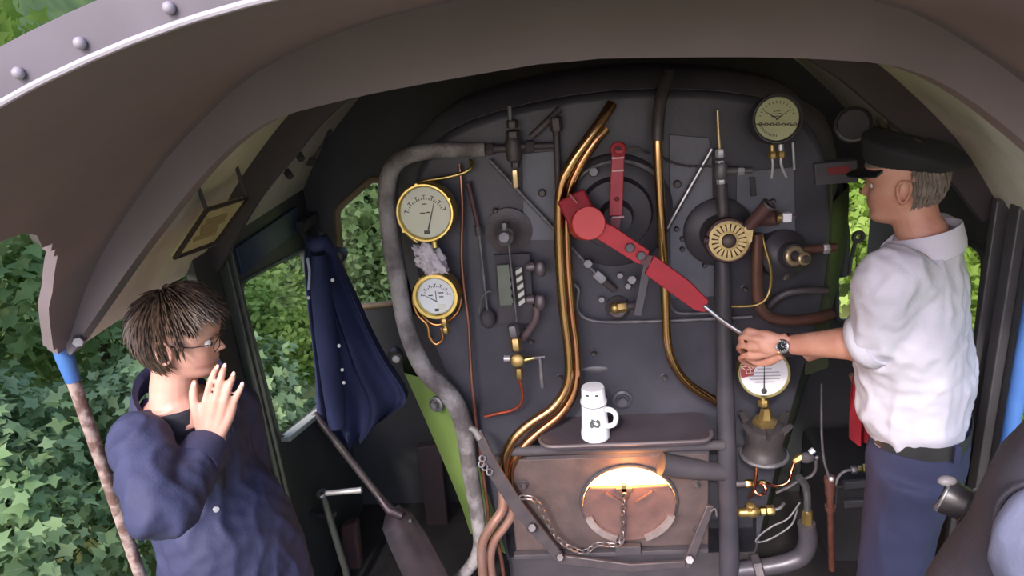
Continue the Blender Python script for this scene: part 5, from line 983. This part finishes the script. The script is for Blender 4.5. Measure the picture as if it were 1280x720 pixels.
b.tube([nb2+lx2*.1-V((0, 0, .06)), S2, E2, E2.lerp(W2, .35), W2], [.055, .052, .046, .047, .030], 18, sm=6)
SR = nb2-lx2*.19-V((0, 0, .07)); ER = SR+V((-.02, .10, -.27)); WRR = ER+V((-.16, .04, -.10)); b.tube([nb2-lx2*.1-V((0, 0, .06)), SR, ER, WRR], [.055, .05, .042, .03], 16, sm=6); b.tube([WRR, WRR+V((-.07, .01, -.03)), WRR+V((-.12, .02, -.07))], [.03, .038, .022], 12, sm=3)
G0, G1 = A(905, 402, -.31), A(966, 440, -.36); gd = (G1-G0).normalized()
def at_rod(x, y, dx, dy, dY): return A(x+dx, y+dy, 0)
def RP(x, y, Y): return A(x, y, Y)
KN = [RP(951, 417, -.405), RP(941, 423, -.408), RP(935, 433, -.405), RP(934, 444, -.398)]
for K, (x, y) in zip(KN, [(985, 423), (987, 428), (988, 433), (988, 439)]): b.tube([RP(x, y, -.44), RP(x*.6+.4*960, y*.6+.4*428, -.437), K.lerp(RP(x, y, -.44), .25)+V((0, -.004, 0)), K], [.020, .019, .016, .0135], 12, sm=3)
b.ball(RP(964, 431, -.425), (.042, .020, .032), 16, 12, (CR, _f, CU))
FT = []
for K, (ax_, ay_) in zip(KN, [(934, 412), (927, 420), (925, 431), (927, 444)]):
    i = len(FT); Q = [K, RP(ax_+2, ay_+1, -.385), RP(ax_-1, ay_+5, -.355), RP(ax_+8, ay_+12, -.325), RP(ax_+18, ay_+14, -.322)]; fingers(b, [(Q, .0108 if i < 3 else .0095)]); FT.append(Q)
TQ = [RP(976, 442, -.425), RP(962, 451, -.405), RP(950, 453, -.385), RP(940, 450, -.365), RP(934, 445, -.345)]; b.tube(spline(TQ, 4), [.019, .016, .0135, .012, .008], 12); b.ball(TQ[-1], .008)
for q in (-1, 1): b.tube([hip2+lx2*.08*q-V((0, 0, .06)), V((hip2.x, hip2.y, .48))+lx2*.1*q+fx2*.02, V((hip2.x, hip2.y, .07))+lx2*.1*q], [.085, .058, .043], 16, sm=5); b.ball(V((hip2.x, hip2.y, .045))+lx2*.1*q+fx2*.05, (.12, .05, .045), 14, 10, (fx2, lx2, V((0, 0, 1))))
obj('body', remesh(b, .0045, 4), SKIN2, p2, ang=180)
for sd in (-1, 1): obj('eyebrow', B().tube([H2.P(.098, sd*.016, .137), H2.P(.096, sd*.032, .141), H2.P(.083, sd*.048, .136)], [.003, .004, .002], 8, sm=3), M('grey_hair', (128, 116, 106), .6, 0, (92, 82, 76), 50), p2); obj('eye', B().ball(H2.P(.0635, sd*.031, .118), .0115, 14, 10), M('eye_white', ()), p2)
keep2 = lambda p: p.x < -.032 and p.z > .062 and p.z < .175
hb = B(); H2.cap_shell(hb, lambda p: keep2(p) or p.z > .17, .003); H2.hair(hb, keep2, (-.02, 0, .22), 500, .030, .0020, 12, .002, 0, .6); obj('hair', hb, M('grey_hair', ()), p2)
CAPM = M('cap_black', (26, 26, 30), .85, 0, (34, 34, 38), 12, .2, 80)
b = B(); rows = []
for h, rx_, ry_, x0_, tilt in [(.150, .103, .085, -.014, .3), (.166, .110, .092, -.016, .4), (.180, .126, .113, -.030, .6), (.191, .132, .122, -.036, .7), (.203, .126, .116, -.034, .7), (.215, .110, .098, -.034, .6), (.224, .06, .054, -.028, .5), (.226, .004, .004, -.028, .5)]:
    rows.append([H2.P(x0_+rx_*math.cos(a), ry_*math.sin(a), h+tilt*(rx_*math.cos(a)+.02)*.6-.003*math.sin(a*3)) for a in [2*math.pi*j/40 for j in range(40)]])
cap = obj('cap', B().rings(rows), CAPM, p2, ang=60, sub=1)
rows = []
for i in range(15):
    a = math.radians(-62+124*i/14); k = math.cos(a)**.6; rows.append([H2.P(-.012+.098*math.cos(a), .083*math.sin(a), .168), H2.P(-.012+(.10+.052*k)*math.cos(a), (.085+.01*k)*math.sin(a), .156-.006*k), H2.P(-.012+(.10+.052*k)*math.cos(a), (.085+.01*k)*math.sin(a), .152-.006*k), H2.P(-.012+.096*math.cos(a), .082*math.sin(a), .160)])
obj('peak', B().rings(rows), M('peak_black', (24, 24, 28), .35), cap)
SHIRT = M('shirt_white', (198, 195, 206), .85, 0, (190, 187, 199), 5, .1, 120)
b = B(); back = -fx2
torso(b, [(hip2+V((0, 0, -.03)), .158, .128), (hip2+fx2*.025+V((0, 0, .05)), .185, .150), (hip2+fx2*.03+V((0, 0, .18)), .19, .158), (nb2+fx2*.01-V((0, 0, .28)), .195, .150), (nb2+fx2*.005-V((0, 0, .15)), .195, .126), (nb2-fx2*.005-V((0, 0, .07)), .165, .095), (nb2-fx2*.005-V((0, 0, .0)), .082, .074)], lx2, fx2)
se = E2.lerp(W2, -.02); us = (E2-S2).normalized()
b.tube([nb2+lx2*.12-V((0, 0, .10)), S2, S2.lerp(E2, .5)-fx2*.005, E2-us*.03-(W2-E2).normalized()*.0, E2.lerp(W2, .12)-us*.008], [.080, .080, .080, .076, .072], 22, sm=6)
b.tube([nb2-lx2*.12-V((0, 0, .09)), SR, SR.lerp(ER, .9)], [.08, .085, .075], 18, sm=6)
obj('shirt', remesh(b, .009, 8, folds(11, .009, 15)), SHIRT, p2, ang=180)
cc = E2.lerp(W2, .06)-us*.012; obj('rolled_cuff', B().lathe([(.05, -.02), (.078, -.025), (.084, .0), (.080, .022), (.06, .028), (.045, .02)], cc, (W2-E2).normalized()+us*.35, 28), SHIRT, p2, ang=70)
collar(p2, nb2-fx2*.004, lx2, fx2, .030, .082, SHIRT, .3, .045)
TRO = M('trouser_navy', (50, 54, 84), .75, 0, (42, 46, 74), 6, .1, 120)
b = B(); torso(b, [(hip2-V((0, 0, .22)), .165, .125), (hip2-V((0, 0, .10)), .172, .138), (hip2, .162, .128), (hip2+V((0, 0, .02)), .158, .124)], lx2, fx2)
for q in (-1, 1): b.tube([hip2+lx2*.08*q-V((0, 0, .12)), V((hip2.x, hip2.y, .52))+lx2*.1*q+fx2*.02, V((hip2.x, hip2.y, .10))+lx2*.1*q], [.115, .10, .09], 20, sm=6)
obj('trousers', remesh(b, .010, 4, folds(17, .008, 8)), TRO, p2, ang=180)
bl = B(); bl.rings([ring(hip2+V((0, 0, z)), lx2*(.166+.004*o), fx2*(.132+.004*o), 40) for z, o in [(-.022, 0), (-.022, 1), (.022, 1), (.022, 0)]], closed=True); obj('belt', bl, M('belt_black', (44, 44, 46), .5), p2)
obj('belt_loop', B().box(hip2+lx2*.125-fx2*.112, (.008, 0, 0), (0, .006, 0), (0, 0, .028)), TRO, p2)
for q in (-1, 1): obj('shoe', B().ball(V((hip2.x, hip2.y, .05))+lx2*.1*q+fx2*.055, (.14, .055, .05), 18, 12, (fx2, lx2, V((0, 0, 1)))), INK, p2)
wd = (W2-E2).normalized(); wc = W2.lerp(E2, -.02); wn = (EYE-wc); wn = (wn-wd*wn.dot(wd)).normalized()
wt = obj('wristwatch', B().lathe([(.0335, -.011), (.037, -.011), (.037, .011), (.0335, .011)], wc, wd, 28), M('strap_black', (30, 30, 32), .5), p2)
wf_ = wc+wn*.036+V((0, 0, -.004))
obj('watch_case', B().lathe([(.022, -.004), (.0225, .005), (.019, .008), (.019, .005), (0, .005)], wf_, wn, 28), STEEL, wt); obj('watch_dial', B().lathe([(.0155, .0055), (.0155, .0065), (0, .0065)], wf_, wn, 24), M('watch_black', (34, 34, 38), .3), wt)
u_, w_, _ = basis(wn); tb_ = B()
for i in range(12): d = u_*math.cos(i*math.pi/6)+w_*math.sin(i*math.pi/6); tb_.bar(wf_+d*.0125+wn*.0068, wf_+d*.0175+wn*.0068, .0022, .0012, wn)
tb_.bar(wf_+wn*.0072, wf_+wn*.0072+u_*.009, .002, .001, wn); tb_.bar(wf_+wn*.0072, wf_+wn*.0072+w_*.011, .002, .001, wn); obj('watch_marks', tb_, M('pale_nut', ()), wt)

# ---- the third person, cut by the frame at the lower right
fx3 = V((-.80, .60, 0)).normalized(); lx3 = V((0, 0, 1)).cross(fx3); nb3 = V((.80, -1.42, 1.60))
p3 = thing('person', 'person in dark waistcoat and grey-blue sleeves cut off by the lower right frame edge', 'person', (nb3.x, nb3.y, 0))
H3 = Head(nb3+V((.12, -.03, .15))+lx3*.076, fx3, (0, 0, 1), 1.0, side=1)
hip3 = nb3+V((-.02, .0, -.62)); S3 = nb3+lx3*.18-V((0, 0, .10)); E3 = S3+V((.06, .02, -.28)); W3 = E3+V((.02, .03, -.25))
b = B(); H3.add(b); b.tube([H3.P(-.02, 0, .075), H3.P(-.02, 0, 0), nb3-V((0, 0, .08))], [.056, .058, .08], 18, sm=4)
torso(b, [(hip3-V((0, 0, .1)), .15, .11), (hip3+V((0, 0, .2)), .15, .11), (nb3-V((0, 0, .2)), .16, .1), (nb3-V((0, 0, .05)), .1, .07)], lx3, fx3)
b.tube([nb3+lx3*.1-V((0, 0, .07)), S3, E3, W3], [.05, .05, .042, .03], 16, sm=6)
SR3 = nb3-lx3*.18-V((0, 0, .10)); ER3 = SR3+V((0, .05, -.28)); WR3 = A(1310, 690, -1.12); b.tube([nb3-lx3*.1-V((0, 0, .07)), SR3, ER3, WR3], [.05, .05, .042, .03], 16, sm=6)
for w__ in (W3, WR3):
    b.ball(w__+fx3*.04, (.05, .022, .042), 14, 10, (fx3, lx3, V((0, 0, 1))))
    for j in range(4): q = w__+fx3*.08+V((0, 0, .03-.02*j)); fingers(b, [([q, q+fx3*.03, q+fx3*.045-V((0, 0, .006))-lx3*.01, q+fx3*.04-lx3*.03, q+fx3*.03-lx3*.035], .010)])
    b.tube([w__+fx3*.03+V((0, 0, .03)), w__+fx3*.06+V((0, 0, .055)), w__+fx3*.09+V((0, 0, .055))], [.014, .012, .008], 10, sm=3)
for q in (-1, 1): b.tube([hip3+lx3*.08*q-V((0, 0, .05)), V((hip3.x, hip3.y, .48))+lx3*.09*q, V((hip3.x, hip3.y, .07))+lx3*.1*q], [.085, .06, .045], 14, sm=5); b.ball(V((hip3.x, hip3.y, .045))+lx3*.1*q+fx3*.05, (.12, .05, .045), 14, 10, (fx3, lx3, V((0, 0, 1))))
obj('body', remesh(b, .006, 3), SKIN2, p3, ang=180)
hb = B(); H3.cap_shell(hb, lambda p: keep2(p) or p.z > .165, .006); obj('hair', hb, M('grey_hair', ()), p3)
VEST = M('waistcoat_black', (48, 46, 56), .8, 0, (58, 55, 64), 8, .12, 100); SLV = M('sleeve_greyblue', (108, 112, 136), .8, 0, (98, 102, 126), 6, .1, 110)
b = B(); torso(b, [(hip3-V((0, 0, .12)), .19, .16), (hip3+fx3*.02+V((0, 0, .2)), .185, .165), (nb3-V((0, 0, .24)), .19, .15), (nb3-V((0, 0, .11)), .185, .12), (nb3-V((0, 0, .04)), .13, .09), (nb3+V((0, 0, .01)), .08, .075)], lx3, fx3); obj('waistcoat', remesh(b, .010, 4, folds(21, .006, 8)), VEST, p3, ang=180)
b = B(); b.tube([S3+V((.02, 0, .0))-lx3*.03, S3+lx3*.015-V((0, 0, .02)), E3, W3], [.088, .088, .072, .05], 20, sm=6); b.tube([SR3, ER3, WR3], [.08, .07, .05], 16, sm=6); obj('shirt', remesh(b, .010, 4, folds(25, .009, 9)), SLV, p3, ang=180)
ar = B(); ar.tube([S3-lx3*.028+(V((0, 0, 1))*math.cos(a)*.092+fx3*math.sin(a)*.088)+lx3*.008 for a in [2*math.pi*j/28 for j in range(28)]], .005, 8, closed=True); obj('armhole_seam', ar, VEST, p3)
b = B()
for q in (-1, 1): b.tube([hip3+lx3*.08*q-V((0, 0, .08)), V((hip3.x, hip3.y, .5))+lx3*.09*q, V((hip3.x, hip3.y, .1))+lx3*.1*q], [.115, .095, .085], 16, sm=5)
obj('trousers', b, VEST, p3)
for q in (-1, 1): obj('shoe', B().ball(V((hip3.x, hip3.y, .05))+lx3*.1*q+fx3*.055, (.14, .055, .05), 18, 12, (fx3, lx3, V((0, 0, 1)))), INK, p3)
# the camera held by that person
cm = A(1188, 622, -1.27); cdv = V((-.75, .55, .25)).normalized()
tcam = thing('camera', 'dark camera with silver-ringed lens held in front of the waistcoat at lower right', 'camera', cm-V((0, 0, .05)))
cu_, cw_, _ = basis(cdv); ct = M('camera_black', (38, 36, 38), .35)
obj('lens_barrel', B().lathe([(.020, -.07), (.030, -.065), (.033, -.02), (.036, 0), (.036, .012), (.030, .016), (.027, .008), (0, -.004)], cm, cdv, 32), ct, tcam)
obj('lens_glass', B().lathe([(.027, .002), (.018, .007), (0, .010)], cm, cdv, 28), M('lens_brown', (96, 62, 52), .08, .3), tcam)
obj('silver_ring', B().torus(cm+cdv*.012, cdv, .0345, .0035, 36, 8), M('silver_ring', (190, 190, 196), .25, .9), tcam); obj('grip_ring', B().torus(cm-cdv*.03, cdv, .034, .004, 32, 8), ct, tcam)
obj('camera_body', B().box(cm-cdv*.11+V((.01, 0, -.01)), cdv*.045, V(cu_)*.06, V(cw_)*.042), ct, tcam, bevel=.012)
obj('hood_tab', B().ball(cm+cdv*.004+V((-.006, .0, .036)), (.018, .012, .010), 14, 8), M('tab_grey', (112, 108, 112), .5), tcam)
for i in range(3): obj('control', B().ball(cm-cdv*(.075+.02*i)+V((-.03, -.03, -.02-.03*i)), (.008, .006, .009), 10, 6), M('pale_nut', ()), tcam)
